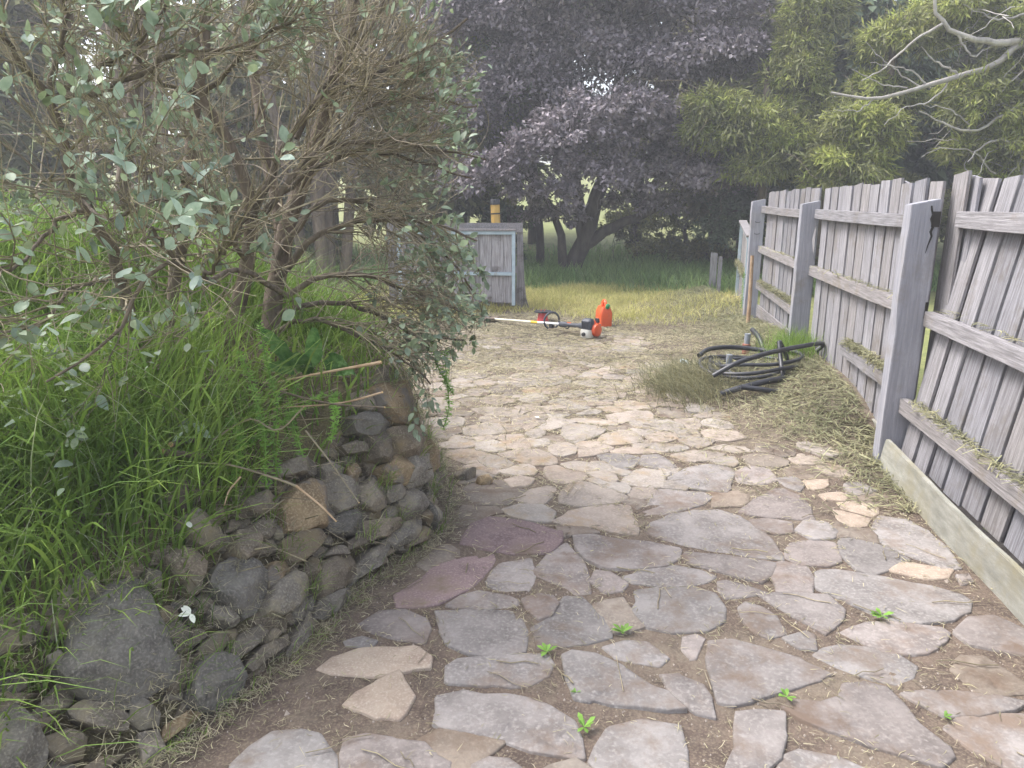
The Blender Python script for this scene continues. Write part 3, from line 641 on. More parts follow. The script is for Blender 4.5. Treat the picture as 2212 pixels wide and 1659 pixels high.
# split down the near post: a dark sliver stands in for its inner shade
ck = MB(); cz = np.linspace(1.49, 1.24, 12); cx = .055+np.array([0,.004,.012,.006,.015,.02,.012,.02,.014,.008,.004,0]); wdt = np.array([.006,.008,.006,.009,.011,.012,.011,.008,.007,.005,.004,.001])
rings = [[(x-w_/2, -.0565, z), (x+w_/2, -.0565, z), (x+w_/2, -.048, z), (x-w_/2, -.048, z)] for x, z, w_ in zip(cx, cz, wdt)]
ck.loft(rings).build('split', M['gap_shade_iron'], p3, label='dark sliver for the shade inside the split atop the near post')
for zz, x0_, hh_ in ((.93, .092, .045), (1.42, .066, .04)):       # dark blocks painted as the shade inside the near post's rail notches
    MB().box((x0_, -.0575, zz-hh_), (.1065, -.048, zz+hh_)).build('notch_shade', M['gap_shade_iron'], p3)
for zz in (1.28, 1.14):                                        # bent wire staples in the far post
    MB().tube([(0,-.05,zz+.012),(.005,-.062,zz+.004),(.03,-.066,zz),(.055,-.062,zz+.004),(.06,-.05,zz+.012)], .003, 5).build('staple', M['gap_shade_iron'], p1)
# plinth boards along the bottom
m = MB(); n = 14; rings = []
for i in range(n):
    s_ = -.07-2.7*i/(n-1); lean = .02+.10*min(1, i/8.0); z1 = .185-.01*i/n; b = rng.normal(0, .002)
    rings.append([(-.06+b, s_, -.03), (-.038+b, s_, -.03), (.0+b-.04*min(1, i/5), s_, z1), (-.024+b-.04*min(1, i/5), s_, z1)])
m.loft(rings).build('plinth_board', M['plinth'], fence, bevel=.003, label='grey green plinth board tipped out from the fence foot')
m = MB(); m.bar((.10, .06, .03), (.10, 1.2, .08), .02, .16, (1, 0, 0)); m.build('plinth_board', M['plinth'], fence, bevel=.002)
m = MB(); m.bar((.10, 2.6, .20), (.10, 4.95, .22), .02, .14, (1, 0, 0)); m.build('plinth_board', M['wood_h'], fence, bevel=.002)
# stake leaning on the fence
a = G(1614, 722, .03); b = P(1625, 552, a[1]+.12); pts = resample([a, (a+b)/2+np.array([.004, 0, 0]), b], 7)
MB().tube(pts-a, np.linspace(.024, .02, 7), 9).build('garden_stake', M['stick'], label='pale round timber stake leaning by the far fence post', cat='stake', smooth=True, loc=a)
# ------------------------------------------------------------------ gates
def gate(name, A, B, z0, hA, hB, label, par_palings, facing, cap=True):
    """steel framed gate from A to B (2D), palings on the side away from `facing`"""
    A = np.array(A); B = np.array(B); L = np.linalg.norm(B-A); rz = math.atan2(B[1]-A[1], B[0]-A[0])
    t = thing(name, label, 'gate', (A[0], A[1], 0), rz); fr = .045; hz = lambda x: hA+(hB-hA)*x/L
    f = facing
    MB().box((0, -fr/2, z0), (fr, fr/2, hA)).build('stile', M['steel_blue'], t, bevel=.003)
    MB().box((L-fr, -fr/2, z0), (L, fr/2, hB)).build('stile', M['steel_blue'], t, bevel=.003)
    for zf in (.995, .45):
        za, zb = z0+(hA-z0)*zf-fr*.5, z0+(hB-z0)*zf-fr*.5
        MB().bar((fr+.001, 0, za), (L-fr-.001, 0, zb), fr*.96, fr, (0, 1, 0)).build('cross_rail', M['steel_blue'], t, bevel=.003)
    n = int(L/.155); wd = L/n-.004
    for i in range(n):
        x0 = i*L/n+.002; top = hz(x0)-.012; b0 = z0+.02+rng.uniform(-.015, .03)
        yy = (fr/2+.004)*f; m = MB(); m.box((x0, min(yy, yy+.016*f), b0), (x0+wd, max(yy, yy+.016*f), top)); m.build('paling', M['gatewood'], t, bevel=.002)
    if cap:
        yc = (.012)*f
        MB().bar((-.012, yc, hA+.013), (L+.012, yc, hB+.013), .115, .024, (0, 1, 0)).build('capping', M['wood_h'], t, bevel=.003)
    return t
g1 = gate('timber_gate', (-1.62, 10.32), (.045, 10.16), .10, 1.135, 1.135, 'weathered paling gate with pale blue steel frame behind the shrub', None, 1)
# fence line behind the left gate: heavy post with a splayed foot, top plank
bt = thing('gate_surround', 'rough timber plank and flared post directly behind the left paling gate', 'fence', (-1.7, 10.5, 0))
rings = []
for z, x0, x1 in ((-.2, 1.72, 2.02), (0, 1.74, 1.955), (.15, 1.75, 1.91), (.4, 1.765, 1.885), (.8, 1.77, 1.865), (1.22, 1.775, 1.855)):
    rings.append([(x0, .03, z), (x1, .03, z), (x1, .14, z), (x0, .14, z)])
MB().loft(rings).build('post', M['gatewood'], bt, bevel=.004)
MB().box((-.1, -.01, 1.10), (1.855, .024, 1.235)).build('plank', M['wood_h'], bt, bevel=.003)
MB().box((-.1, .028, .52), (1.77, .06, .62)).build('plank', M['gatewood'], bt, bevel=.003)
for i in range(11): MB().box((-.05+i*.165, .062, .03), (-.05+i*.165+.155, .078, 1.19)).build('paling', M['gatewood'], bt, bevel=.002)
MB().box((-.10, .03, -.2), (0, .13, 1.22)).build('post', M['gatewood'], bt, bevel=.004)
g2 = gate('timber_gate', (3.10, 9.55), (3.50, 11.2), .06, 1.075, 1.235, 'open paling gate with pale blue frame hinged on the right fence end', None, -1)
MB().bar((-.075, -.03, .93), (.01, -.03, .93), .03, .05, (0, 1, 0)).build('hinge', M['gap_shade_iron'], g2)
# yellow capped post behind the left gate
pb_ = P(1073, 492, 10.72); base = np.array([pb_[0], 10.72, 0])
mk = thing('marker_post', 'yellow round post with black cap rising behind the left gate', 'post', base)
top = P(1063, 430, 10.72)-base; dirv = top/top[2]
def on(z): return (dirv[0]*(z-.9)*.9, 0, z)
MB().tube([on(-.2), on(.9), on(1.16)], .062, 14).build('shaft', M['wood'], mk, smooth=True)
MB().tube([on(1.16), on(top[2]-.08)], .066, 16).build('sleeve', M['yellow_paint'], mk, smooth=True)
MB().tube([on(top[2]-.08), on(top[2]-.02), on(top[2])], [.074, .074, .06], 16).build('cap', M['black'], mk, smooth=True)
MB().tube([on(top[2]-.215), on(top[2]-.195)], .071, 16).build('strap', M['black'], mk, smooth=True)
MB().bar((.085+on(1.0)[0], -.02, .85), (.08+on(1.35)[0], -.02, 1.36), .012, .012).build('rod', M['bark_dark'], mk)
# short broken palings beyond the open gate
for (u, v0, Y_, wd, lab) in ((1543, 545, 12.4, .115, 'wide short grey fence board standing beyond the open gate'), (1557, 553, 12.1, .06, 'narrow short grey fence board next to the wide one')):
    t_ = P(u, v0, Y_); m = MB(); m.loft([[(-wd/2,-.012,-.2),(wd/2,-.012,-.2),(wd/2,.012,-.2),(-wd/2,.012,-.2)], [(-wd/2,-.012,t_[2]),(wd/2,-.012,t_[2]-.015),(wd/2,.012,t_[2]-.012),(-wd/2,.012,t_[2])]])
    m.build('fence_board', M['wood'], bevel=.002, label=lab, cat='board', loc=(t_[0], Y_, 0))
# ------------------------------------------------------------------ string trimmer
e0 = G(1283, 733, 0); tdir = G(1040, 694, 0)-e0; tlen = np.linalg.norm(tdir); tz = math.atan2(tdir[1], tdir[0])
tr = thing('string_trimmer', 'petrol string trimmer with orange engine lying on the dry clippings', 'trimmer', e0+np.array([0, 0, float(H(e0[0], e0[1]))+.01]), tz)
# local +X runs along the shaft away from the engine; local +Y is away from the camera side, -Y... shaft is to the back left
sh = lambda x: np.array([x, 0, .135-.055*x])
MB().tube([sh(.50), sh(.72)], .0155, 12).build('shaft', M['shaft_w'], tr, smooth=True)
MB().tube([sh(.72), sh(.86)], .0155, 12).build('shaft', M['shaft_w'], tr, smooth=True)
MB().tube([sh(.86), sh(.97)], .0158, 12).build('sticker', M['ylabel'], tr, smooth=True)
MB().tube([sh(.97), sh(1.72)], .0155, 12).build('shaft', M['shaft'], tr, smooth=True)
MB().tube([sh(.12), sh(.20), sh(.24), sh(.42)], [.045, .034, .024, .022], 14).build('grip', M['dgrey'], tr, smooth=True)
MB().tube([sh(.40), sh(.42), sh(.50), sh(.52)], [.024, .034, .034, .02], 14).build('throttle_housing', M['dgrey'], tr, smooth=True)
MB().bar(sh(.34)+np.array([0, 0, .024]), sh(.40)+np.array([0, 0, .024]), .012, .01, (0, 1, 0)).build('stop_switch', M['orange'], tr, bevel=.002)
MB().tube([sh(.36)+np.array([0, 0, -.02]), sh(.39)+np.array([0, 0, -.045]), sh(.42)+np.array([0, 0, -.05])], [.007, .008, .005], 8).build('trigger', M['black'], tr, smooth=True)
lp = [sh(.64)+np.array([0.0, .02, -.02])]
for a_ in np.linspace(-150, 150, 17): lp.append(sh(.64)+np.array([.03*math.sin(math.radians(a_)), .10*math.sin(math.radians(a_)), .035+.10*math.cos(math.radians(a_))]))
lp.append(sh(.64)+np.array([0, -.02, -.02]))
MB().tube(resample(lp[1:-1], 30), .0125, 10).build('loop_handle', M['dgrey'], tr, smooth=True)
MB().bar(sh(.61)+np.array([0, 0, -.03]), sh(.67)+np.array([0, 0, -.03]), .045, .05, (0, 1, 0)).build('handle_clamp', M['black'], tr, bevel=.006)
# engine: fan housing, top cover, tank, recoil, filter
MB().loft([rrect(.055, 0, .055, .13, .17, .03), rrect(.05, 0, .12, .14, .18, .035), rrect(.05, 0, .175, .13, .17, .04), rrect(.05, 0, .20, .09, .12, .04)]).build('engine_housing', M['orange'], tr, smooth=True)
cov = MB().loft([rrect(.05, .055, .112, .135, .10, .02), rrect(.05, .057, .205, .13, .10, .025), rrect(.05, .05, .228, .10, .075, .03)]).build('cylinder_cover', M['dgrey'], tr, smooth=True)
for i in range(5): MB().box((.005+i*.02, .104, .125), (.015+i*.02, .112, .195)).build('fin', M['black'], cov)
MB().loft([rrect(.05, .06, .002, .09, .08, .03), rrect(.05, .06, .02, .13, .115, .04), rrect(.05, .06, .08, .15, .125, .04), rrect(.05, .06, .108, .13, .11, .035)]).build('fuel_tank', M['tank'], tr, smooth=True)
MB().tube([(.05, .118, .06), (.05, .142, .055)], .022, 14).build('tank_cap', M['black'], tr, smooth=True)
MB().tube([(-.02, .0, .10), (-.055, .0, .10), (-.065, 0, .10)], [.075, .07, .05], 18).build('recoil_cover', M['orange'], tr, smooth=True)
MB().loft([rrect(.04, -.09, .04, .10, .06, .02), rrect(.04, -.09, .15, .10, .07, .02)]).build('muffler_guard', M['black'], tr, smooth=True)
MB().loft([rrect(.0, -.05, .18, .06, .05, .02), rrect(.0, -.05, .225, .05, .04, .02)]).build('air_filter', M['black'], tr, smooth=True)
MB().tube([sh(1.70), sh(1.80)], [.03, .026], 10).build('gear_head', M['dgrey'], tr, smooth=True)
MB().tube([(1.80, 0, .0), (1.80, 0, .05)], .055, 16).build('line_head', M['black'], tr, smooth=True)
gd = [[(1.60+.16*math.cos(a_), .16*math.sin(a_), z) for a_ in np.linspace(-1.1, 1.1, 12)]+[(1.60, .03, z), (1.60, -.03, z)] for z in (.045, .06)]
MB().loft(gd).build('guard', M['bark_red'], tr, bevel=.002)
# ------------------------------------------------------------------ fuel can
cb = G(1305, 706, 0); can = thing('fuel_can', 'orange plastic fuel can with green cap behind the trimmer engine', 'fuel can', cb+np.array([0, .06, float(H(cb[0], cb[1]))]), math.radians(12))
can.scale = (.92, .92, .90)
MB().loft([rrect(0, 0, .0, .15, .21, .03), rrect(0, 0, .012, .172, .232, .035), rrect(0, 0, .19, .175, .235, .035), rrect(0, 0, .215, .168, .23, .035), rrect(0, 0, .27, .125, .20, .03), rrect(0, 0, .285, .11, .19, .028)]).build('body', M['orange'], can, smooth=True)
for xx in (-.089, .089): MB().box((xx-.003, -.06, .04), (xx+.003, .06, .17)).build('side_panel', M['orange'], can, bevel=.002)
hd = resample([(0, -.085, .27), (0, -.06, .335), (0, 0, .362), (0, .06, .335), (0, .085, .27)], 18)
MB().tube(hd, [.03]+[.021]*16+[.03], 12).build('handle', M['orange'], can, smooth=True)
MB().loft([[(-.055,-.03,.27),(.055,-.03,.27),(.055,.03,.27),(-.055,.03,.27)], [(-.012,-.016,.372),(.012,-.016,.372),(.012,.016,.372),(-.012,.016,.372)]]).build('handle_web', M['orange'], can, bevel=.004)
MB().tube([(.01, -.08, .255), (.01, -.105, .285)], .026, 14).build('neck', M['orange'], can, smooth=True)
cp = MB().tube([(.01, -.098, .277), (.01, -.128, .312), (.01, -.130, .315)], [.029, .029, .022], 16).build('cap', M['green'], can, smooth=True)
MB().tube([(.01, -.1305, .3155), (.01, -.138, .325)], .013, 12).build('cap_centre', M['green'], cp, smooth=True)
# ------------------------------------------------------------------ trimmer line spool
rb = G(1173, 696, 0); sp = thing('line_spool', 'red spool with black flange standing beside the trimmer shaft', 'spool', rb+np.array([0, .07, float(H(rb[0], rb[1]))]))
MB().tube([(0,0,0),(0,0,.01)], .085, 22).build('base_flange', M['red'], sp, smooth=True)
MB().tube([(0,0,.01),(0,0,.04),(0,0,.125)], [.078, .068, .058], 22).build('drum', M['red'], sp, smooth=True)
fl = MB().tube([(0,0,.125),(0,0,.143)], .112, 24).build('flange', M['black'], sp, smooth=True)
for a_ in (-.03, .015): MB().tube([(a_, -.05, .144), (a_+.01, -.04, .165), (a_+.015, .0, .16), (a_+.01, .04, .145)], .0035, 6).build('line_end', M['orange'], fl, smooth=True)
# ------------------------------------------------------------------ pipes
def pipe3(pl, r, name, mat, label, cat, n=30, k=10, group=None):
    pts = resample(pl, n); o = pts[0].copy(); MB().tube(pts-o, r, k).build(name, mat, label=label, cat=cat, smooth=True, loc=o, group=group)
def hz(x, y, h): return np.array([x, y, float(H(x, y))+h])
def PZ(u, v, Y_): return P(u, v, Y_)
coil = []; cx0, cy0 = 2.03, 5.9
rr = np.random.default_rng(3)
nt_ = 5.2
for i in range(int(nt_*22)):
    a_ = i/22*2*np.pi; kx = .38+.08*math.sin(a_*.37+1)+.05*math.sin(a_*1.7+.5)+.03*math.sin(a_*3.1); ky = .33+.08*math.cos(a_*.29)+.04*math.sin(a_*2.3)
    x = cx0+kx*math.cos(a_)+.03*math.sin(a_*.61); y = cy0+ky*math.sin(a_)+.05*math.sin(a_*.43)
    coil.append(np.array([x, y, float(H(x, y))*.45+.05+.022*(i/22)+.03*math.sin(a_*.83+1.3)+.02*math.sin(a_*2.2)]))
pipe3(coil, .0155, 'pipe_coil', M['poly'], 'tangled coil of black poly pipe heaped on clippings by the fence', 'pipe', n=260)
Yp = 5.55
pipe3([PZ(1540,812,5.4), PZ(1590,785,5.4), PZ(1650,765,5.5), PZ(1710,752,5.65), PZ(1770,742,5.8), PZ(1778,746,5.85), PZ(1762,758,5.85)], .019, 'poly_pipe', M['poly'], 'long black pipe arching over the coil towards the fence', 'pipe', n=34)
pipe3([PZ(1683,738,5.75), PZ(1686,775,5.65), PZ(1692,815,5.5), PZ(1697,845,5.45)], .018, 'poly_pipe', M['poly'], 'black pipe standing upright out of the middle of the coil', 'pipe', n=16)
pipe3([PZ(1684,737,5.78), PZ(1697,765,5.8), PZ(1706,800,5.8), PZ(1708,822,5.75)], .017, 'poly_pipe', M['poly'], 'black pipe slanting down right from the top of the upright one', 'pipe', n=16)
pipe3([PZ(1556,851,5.35), PZ(1600,838,5.35), PZ(1650,825,5.4), PZ(1695,817,5.5)], .023, 'poly_pipe', M['poly'], 'thick black pipe lying across the front of the coil', 'pipe', n=18)
pipe3([PZ(1600,836,5.32), PZ(1650,842,5.3), PZ(1690,848,5.32)], .02, 'poly_pipe', M['poly'], 'short black pipe lowest at the front of the coil', 'pipe', n=14)
pipe3([PZ(1510,768,6.2), PZ(1530,755,6.3), PZ(1570,750,6.4), PZ(1620,753,6.4), PZ(1670,760,6.3)], .021, 'poly_pipe', M['poly'], 'black pipe bending along the back of the coil', 'pipe', n=22)
pipe3([PZ(1625,712,6.9), PZ(1640,730,6.7), PZ(1650,755,6.55)], .024, 'poly_pipe', M['poly'], 'black pipe end leaning behind the upright grey pipe', 'pipe', n=10)
pipe3([PZ(1560,938,4.72), PZ(1590,940,4.72), PZ(1640,936,4.76)], .0135, 'poly_pipe', M['poly'], 'black pipe offcut lying on bare soil in front of the heap', 'pipe', n=10)
b0 = PZ(1612, 752, 6.75); b0[2] -= .05
sp_ = thing('upright_pipe', 'grey pipe in a brown terracotta collar standing behind the coil', 'pipe', b0)
MB().tube([(0,0,-.05),(0,0,.09),(0,0,.095)], [.036,.038,.03], 16).build('collar', M['terra'], sp_, smooth=True)
MB().tube([(0,0,.06),(.005,0,.19)], .028, 16).build('pipe', M['pvc'], sp_, smooth=True)
def stub(u, v, Y_, du, dv, dY, r, mat, label): 
    a = PZ(u, v, Y_); b = PZ(u+du, v+dv, Y_+dY); MB().tube([(0, 0, 0), b-a], r, 14).build('pipe_offcut', mat, label=label, cat='pipe', smooth=True, loc=a)
stub(1574, 792, 5.9, 2, -26, 0, .026, M['pvc'], 'grey pipe stub standing among the left of the coil')
stub(1470, 779, 6.35, 18, 6, 0, .020, M['pvc_w'], 'pale pipe stub at the far left of the clippings heap')
stub(1728, 879, 4.98, 22, 5, .05, .030, M['pvc'], 'thick grey pipe offcut on clippings below the coil')
stub(1783, 925, 4.7, 11, 17, -.05, .013, M['pvc_w'], 'thin pale pipe offcut nearest the near fence post')
# ------------------------------------------------------------------ blades, leaves
def blades(base, ht, wd, lean, seg=3):
    """base (N,3), ht (N,), wd (N,), lean (N,2) horizontal tip offset -> one mesh's arrays"""
    N = len(base); an = rng.uniform(0, np.pi, N); sx = np.stack([np.cos(an), np.sin(an), 0*an], 1)*wd[:, None]*.5; V = []
    ts = np.linspace(0, 1, seg+1)
    for t in ts[:-1]:
        c = base+np.column_stack([lean*(t**1.8), ht[:, None]*(t-.25*t*t*np.minimum(1, np.linalg.norm(lean, axis=1)/np.maximum(ht, 1e-3))[:, None])])
        w_ = (1-.6*t) if t else .8
        V += [c-sx*w_, c+sx*w_]
    tip = base+np.column_stack([lean, ht*(1-.35*np.minimum(1, np.linalg.norm(lean, axis=1)/np.maximum(ht, 1e-3)))]); V.append(tip)
    V = np.stack(V, 1); k = V.shape[1]; b = np.arange(N)[:, None]*k
    q = np.concatenate([b+np.array([[2*i, 2*i+1, 2*i+3, 2*i+2]]) for i in range(seg-1)], 0); t = b+np.array([[2*seg-2, 2*seg-1, 2*seg]])
    return V.reshape(-1, 3), [q, t]
def lying(xy, z, L, wd, up=.15):
    N = len(xy); an = rng.uniform(0, 2*np.pi, N); el = rng.normal(0, up, N); d = np.stack([np.cos(an)*np.cos(el), np.sin(an)*np.cos(el), np.sin(el)], 1)*L[:, None]
    s = np.stack([-np.sin(an), np.cos(an), rng.normal(0, .3, N)], 1)*wd[:, None]*.5; c = np.column_stack([xy, z]); bend = np.column_stack([s[:, :2]*rng.normal(0, 6, N)[:, None], np.abs(rng.normal(0, .12, N))*L])
    V = np.stack([c-d/2-s, c-d/2+s, c+bend*.5+s, c+bend*.5-s, c+d/2], 1); b = np.arange(N)[:, None]*5
    return V.reshape(-1, 3), [b+np.array([[0, 1, 2, 3]]), b+np.array([[3, 2, 4]])]
def leaves(pos, d, nrm, L, W, fold=.25):
    d = unit(d); s = unit(np.cross(d, nrm)); n2 = np.cross(s, d)
    L = np.asarray(L)[:, None]; W = np.asarray(W)[:, None]
    V = np.stack([pos, pos+d*L*.5+s*W*.5+n2*W*fold, pos+d*L, pos+d*L*.5-s*W*.5+n2*W*fold], 1); b = np.arange(len(pos))[:, None]*4
    return V.reshape(-1, 3), [b+np.array([[0, 1, 2]]), b+np.array([[0, 2, 3]])]
def join(parts):
    Vs = []; by = {}; off = 0
    for V, fs in parts:
        Vs.append(V)
        for f in fs: by.setdefault(f.shape[1], []).append(f+off)
        off += len(V)
    return np.vstack(Vs), [np.vstack(x) for x in by.values()]
def stuff(name, parts, mat, label, cat, parent=None):
    V, f = join(parts); return link(name, np_mesh(name, V, f), mat, parent, kind='stuff', label=label, cat=cat)
# ---- long grass on the bank
def noise2(x, y, s=1.0, seed=0):
    return .5+.25*np.sin(x*2.1*s+1.3*seed+1.7*np.sin(y*1.7*s+seed))+.25*np.sin(y*2.7*s-x*.9*s+2.1*seed)
n = 95000; x = rng.uniform(-4.6, -.55, n); y = rng.uniform(.9, 7.5, n)**1.0
ds = inside(x, y); d0 = ztop(y)*tanb(y)
shr = np.exp(-(((x+1.15)/.55)**2+((y-3.25)/.6)**2))          # trodden and shaded out under the shrub
cov = np.interp(y, [1.0, 2.0, 2.6, 3.2], [.3, .78, .95, 1.0])
keep = (ds > d0*cov) & (rng.random(n) > .9*shr) & ((x < -.95-.1*np.sin(5*y)) | (rng.random(n) < .42)) & (rng.random(n) < np.interp(y, [1, 3.5, 7], [1, .8, .45]))
x, y, ds = x[keep], y[keep], ds[keep]; z = bank(x, y, .07)
ht = rng.uniform(.18, .58, len(x))*(.65+.7*noise2(x, y, 1.3, 2)); ht *= np.interp(ds-(ztop(y)*tanb(y)), [-.2, .15, .5], [.35, .75, 1])
ln = rng.normal(0, .45, (len(x), 2))*ht[:, None]+np.array([.25, -.18])*ht[:, None]
stuff('bank_grass', [blades(np.column_stack([x, y, z-.01]), ht, rng.uniform(.005, .012, len(x))*(1+.7*(rng.random(len(x)) < .2)), ln, 4)], M['grass'], 'long green grass growing over the bank left of the wall', 'grass')
n = 1500; i = rng.integers(0, len(x), n); ht2 = ht[i]*rng.uniform(1.1, 1.6, n)+.08
stuff('grass_seed_heads', [blades(np.column_stack([x[i]+rng.normal(0, .02, n), y[i], z[i]]), ht2, rng.uniform(.0025, .0055, n), rng.normal(0, .45, (n, 2))*ht2[:, None], 4)], M['seed'], 'pale grass stalks and seed heads among the bank grass', 'grass')
n = 2600; y = rng.uniform(1.1, 1.95, n); x = np.interp(y, BASE[:, 1], BASE[:, 0])-rng.uniform(.02, .7, n)**1.0; ds = inside(x, y); zt = ztop(y)*tanb(y); k = (ds > .05) & (rng.random(n) < np.clip(ds/zt, 0, 1)**1.3*np.interp(y, [1.1, 1.5, 1.9], [1, .6, .12])); x, y = x[k], y[k]; ht = rng.uniform(.12, .34, len(x))
stuff('overhanging_grass', [blades(np.column_stack([x, y, bank(x, y, .05)]), ht, rng.uniform(.003, .008, len(x)), np.array([.75, -.35])*ht[:, None]+rng.normal(0, .4, (len(x), 2))*ht[:, None], 4)], M['grass'], 'yellowish green grass hanging over the near left wall stones', 'grass')
# ---- uncut grass beyond the lawn, mown lawn, clippings
n = 42000; x = rng.uniform(-5, 9, n); y = rng.uniform(12.2, 19, n); edge = 12.6+.35*np.sin(x*1.3)+np.where(x > 2.2, -.35*(x-2.2), 0)
k = (y > np.maximum(edge, 11.4)) & (rng.random(n) < np.interp(y, [12, 15, 19], [1, .9, .4])); x, y = x[k], y[k]; ht = rng.uniform(.18, .5, len(x))*np.clip((y-edge[k])/.5, .4, 1)
stuff('uncut_grass', [blades(np.column_stack([x, y, hill(x, y)+.02]), ht, rng.uniform(.012, .026, len(x)), rng.normal(0, .4, (len(x), 2))*ht[:, None], 3)], M['grass_dk'], 'tall dark green uncut grass under the purple tree', 'grass')
n = 52000; x = rng.uniform(-2.6, 3.3, n); y = rng.uniform(8.9, 13.4, n); k = (y > 9.9+.35*np.sin(x*2+1)-.3*np.clip(x, 0, 2)+rng.normal(0, .25, n)) & (rng.random(n) < .95-.5*(x > 1.8)); x, y = x[k], y[k]
ht = rng.uniform(.05, .2, len(x))*(.6+.8*noise2(x, y, 1.5, 4))
stuff('mown_grass', [blades(np.column_stack([x, y, np.maximum(H(x, y), 0)*np.clip((11.6-y)/.8, 0, 1)-.02]), ht, rng.uniform(.006, .012, len(x)), rng.normal(0, .6, (len(x), 2))*ht[:, None], 2)], M['lawn'], 'short yellowed mown grass strip past the trimmer', 'grass')
# clippings: thick on the heap and along the fence, thin over the far paving and in the joints
def pz(x, y): return np.maximum(H(x, y), -.02)+.004
P_ = []
n = 62000; x = rng.uniform(.9, 3.2, n); y = rng.uniform(3.3, 12.0, n); d = fence_perp(x, y); hh = H(x, y)
pr = np.clip(hh/.09, 0, 1)*.9+np.exp(-(np.maximum(d, 0)/.26)**2)*.7; k = (rng.random(n) < pr) & (d > -.06); x, y, hh = x[k], y[k], hh[k]
P_.append(lying(np.column_stack([x, y]), pz(x, y)+rng.uniform(0, .035, len(x)), rng.uniform(.05, .17, len(x)), rng.uniform(.0035, .007, len(x)), .28))
stuff('heaped_clippings', P_, M['hay_g'], 'heap of greenish cut grass along the foot of the fence', 'clippings')
P_ = []
n = 260000; x = rng.uniform(-1.3, 3.1, n); y = 1.2+(rng.random(n)**.7)*8.9; fl_ = in_flag(x, y, .06); far = np.clip((y-3.6)/3.2, 0, 1)
pr = np.where(fl_, .05+1.0*far*noise2(x, y, 1.7, 1), .22+.6*noise2(x, y, 2.2, 3))*np.interp(y, [1.2, 3, 6], [.5, .6, 1]); k = (rng.random(n) < pr) & (inside(x, y) < .05) & (fence_perp(x, y) > -.05); x, y, fl_ = x[k], y[k], fl_[k]
P_.append(lying(np.column_stack([x, y]), pz(x, y)+np.where(fl_, .018, .006)+rng.uniform(0, .006, len(x)), rng.uniform(.012, .055, len(x))*np.interp(y, [1.2, 5], [.8, 1.2]), rng.uniform(.0014, .0034, len(x))*np.interp(y, [1.2, 5, 8], [.75, 1.5, 2.2]), .10))
stuff('dry_clippings', P_, M['hay'], 'dry grass clippings strewn over the paving and its joints', 'clippings')
n = 9000; x = rng.uniform(-1.1, 2.2, n); y = 1.3+(rng.random(n)**1.4)*5.5; k = (~in_flag(x, y, .03)) & (inside(x, y) < 0) & (fence_perp(x, y) > .1) & (rng.random(n) < .3+.7*noise2(x, y, 3, 6)); x, y = x[k], y[k]; r_ = rng.uniform(.0015, .0055, len(x))*(1+2*(rng.random(len(x)) < .02))
tet = np.array([(1, 0, -.4), (-.5, .87, -.4), (-.5, -.87, -.4), (0, 0, .9)]); V = (np.column_stack([x, y, pz(x, y)+.002])[:, None]+tet*r_[:, None, None]*rng.uniform(.6, 1.3, (len(x), 4, 1))).reshape(-1, 3); b = np.arange(len(x))[:, None]*4
stuff('grit', [(V, [b+np.array([[0, 1, 3]]), b+np.array([[1, 2, 3]]), b+np.array([[2, 0, 3]])])], M['flag_pale'], 'pale grit and pebbles in the soil joints of the paving', 'grit')
n = 90; x = rng.uniform(-.6, 2.0, n); y = rng.uniform(1.6, 6, n); an = rng.uniform(0, 6.28, n); L_ = rng.uniform(.03, .10, n)
tw = np.stack([np.column_stack([x+np.cos(an)*L_*t, y+np.sin(an)*L_*t+.01*math.sin(3*t), pz(x, y)+.016+0*x]) for t in (-1, -.3, .4, 1)], 1)
stuff('twig_litter', [(lambda v, f: (v, [f]))(*tubes(tw, np.broadcast_to(rng.uniform(.0012, .0026, n)[:, None], (n, 4)), 4))], M['twig'], 'small dry twigs scattered on the paving', 'twigs')
# clippings caught on the fence rails and on the open gate
P_ = []
for (s0, s1, zz, nn, thick) in ((.08, 1.27, .49, 900, .05), (2.55, 4.9, .545, 1500, .06), (-2.6, -.15, .425, 900, .015), (2.6, 4.9, .985, 200, .01), (.1, 2.4, .965, 160, .008), (-2.6, -.2, .945, 120, .006)):
    s_ = rng.uniform(s0, s1, nn); dd = -XR+rng.uniform(-.03, .03, nn); q = FP+np.outer(s_, FT)+np.outer(dd, FN); zr = zz+np.where(s0 < 0, 0, 0)
    if s0 < 0: q = q-np.outer(np.full(nn, (zz-.6)*math.sin(LEAN)), FN); zr = zz-(s_+.1)*(.02)*-1
    P_.append(lying(q, zr+rng.uniform(0, thick, nn), rng.uniform(.03, .12, nn), rng.uniform(.003, .006, nn), .3))
g2A = np.array([3.10, 9.55]); g2B = np.array([3.50, 11.2]); t_ = rng.random(900); q = g2A+np.outer(t_, g2B-g2A)+np.outer(rng.uniform(-.05, .0, 900), [1, -.24]); P_.append(lying(q, .53+.08*t_+rng.uniform(0, .07, 900), rng.uniform(.04, .12, 900), rng.uniform(.004, .007, 900), .3))
stuff('rail_clippings', P_, M['hay_g'], 'cut grass lying along the fence rails and gate rail', 'clippings')
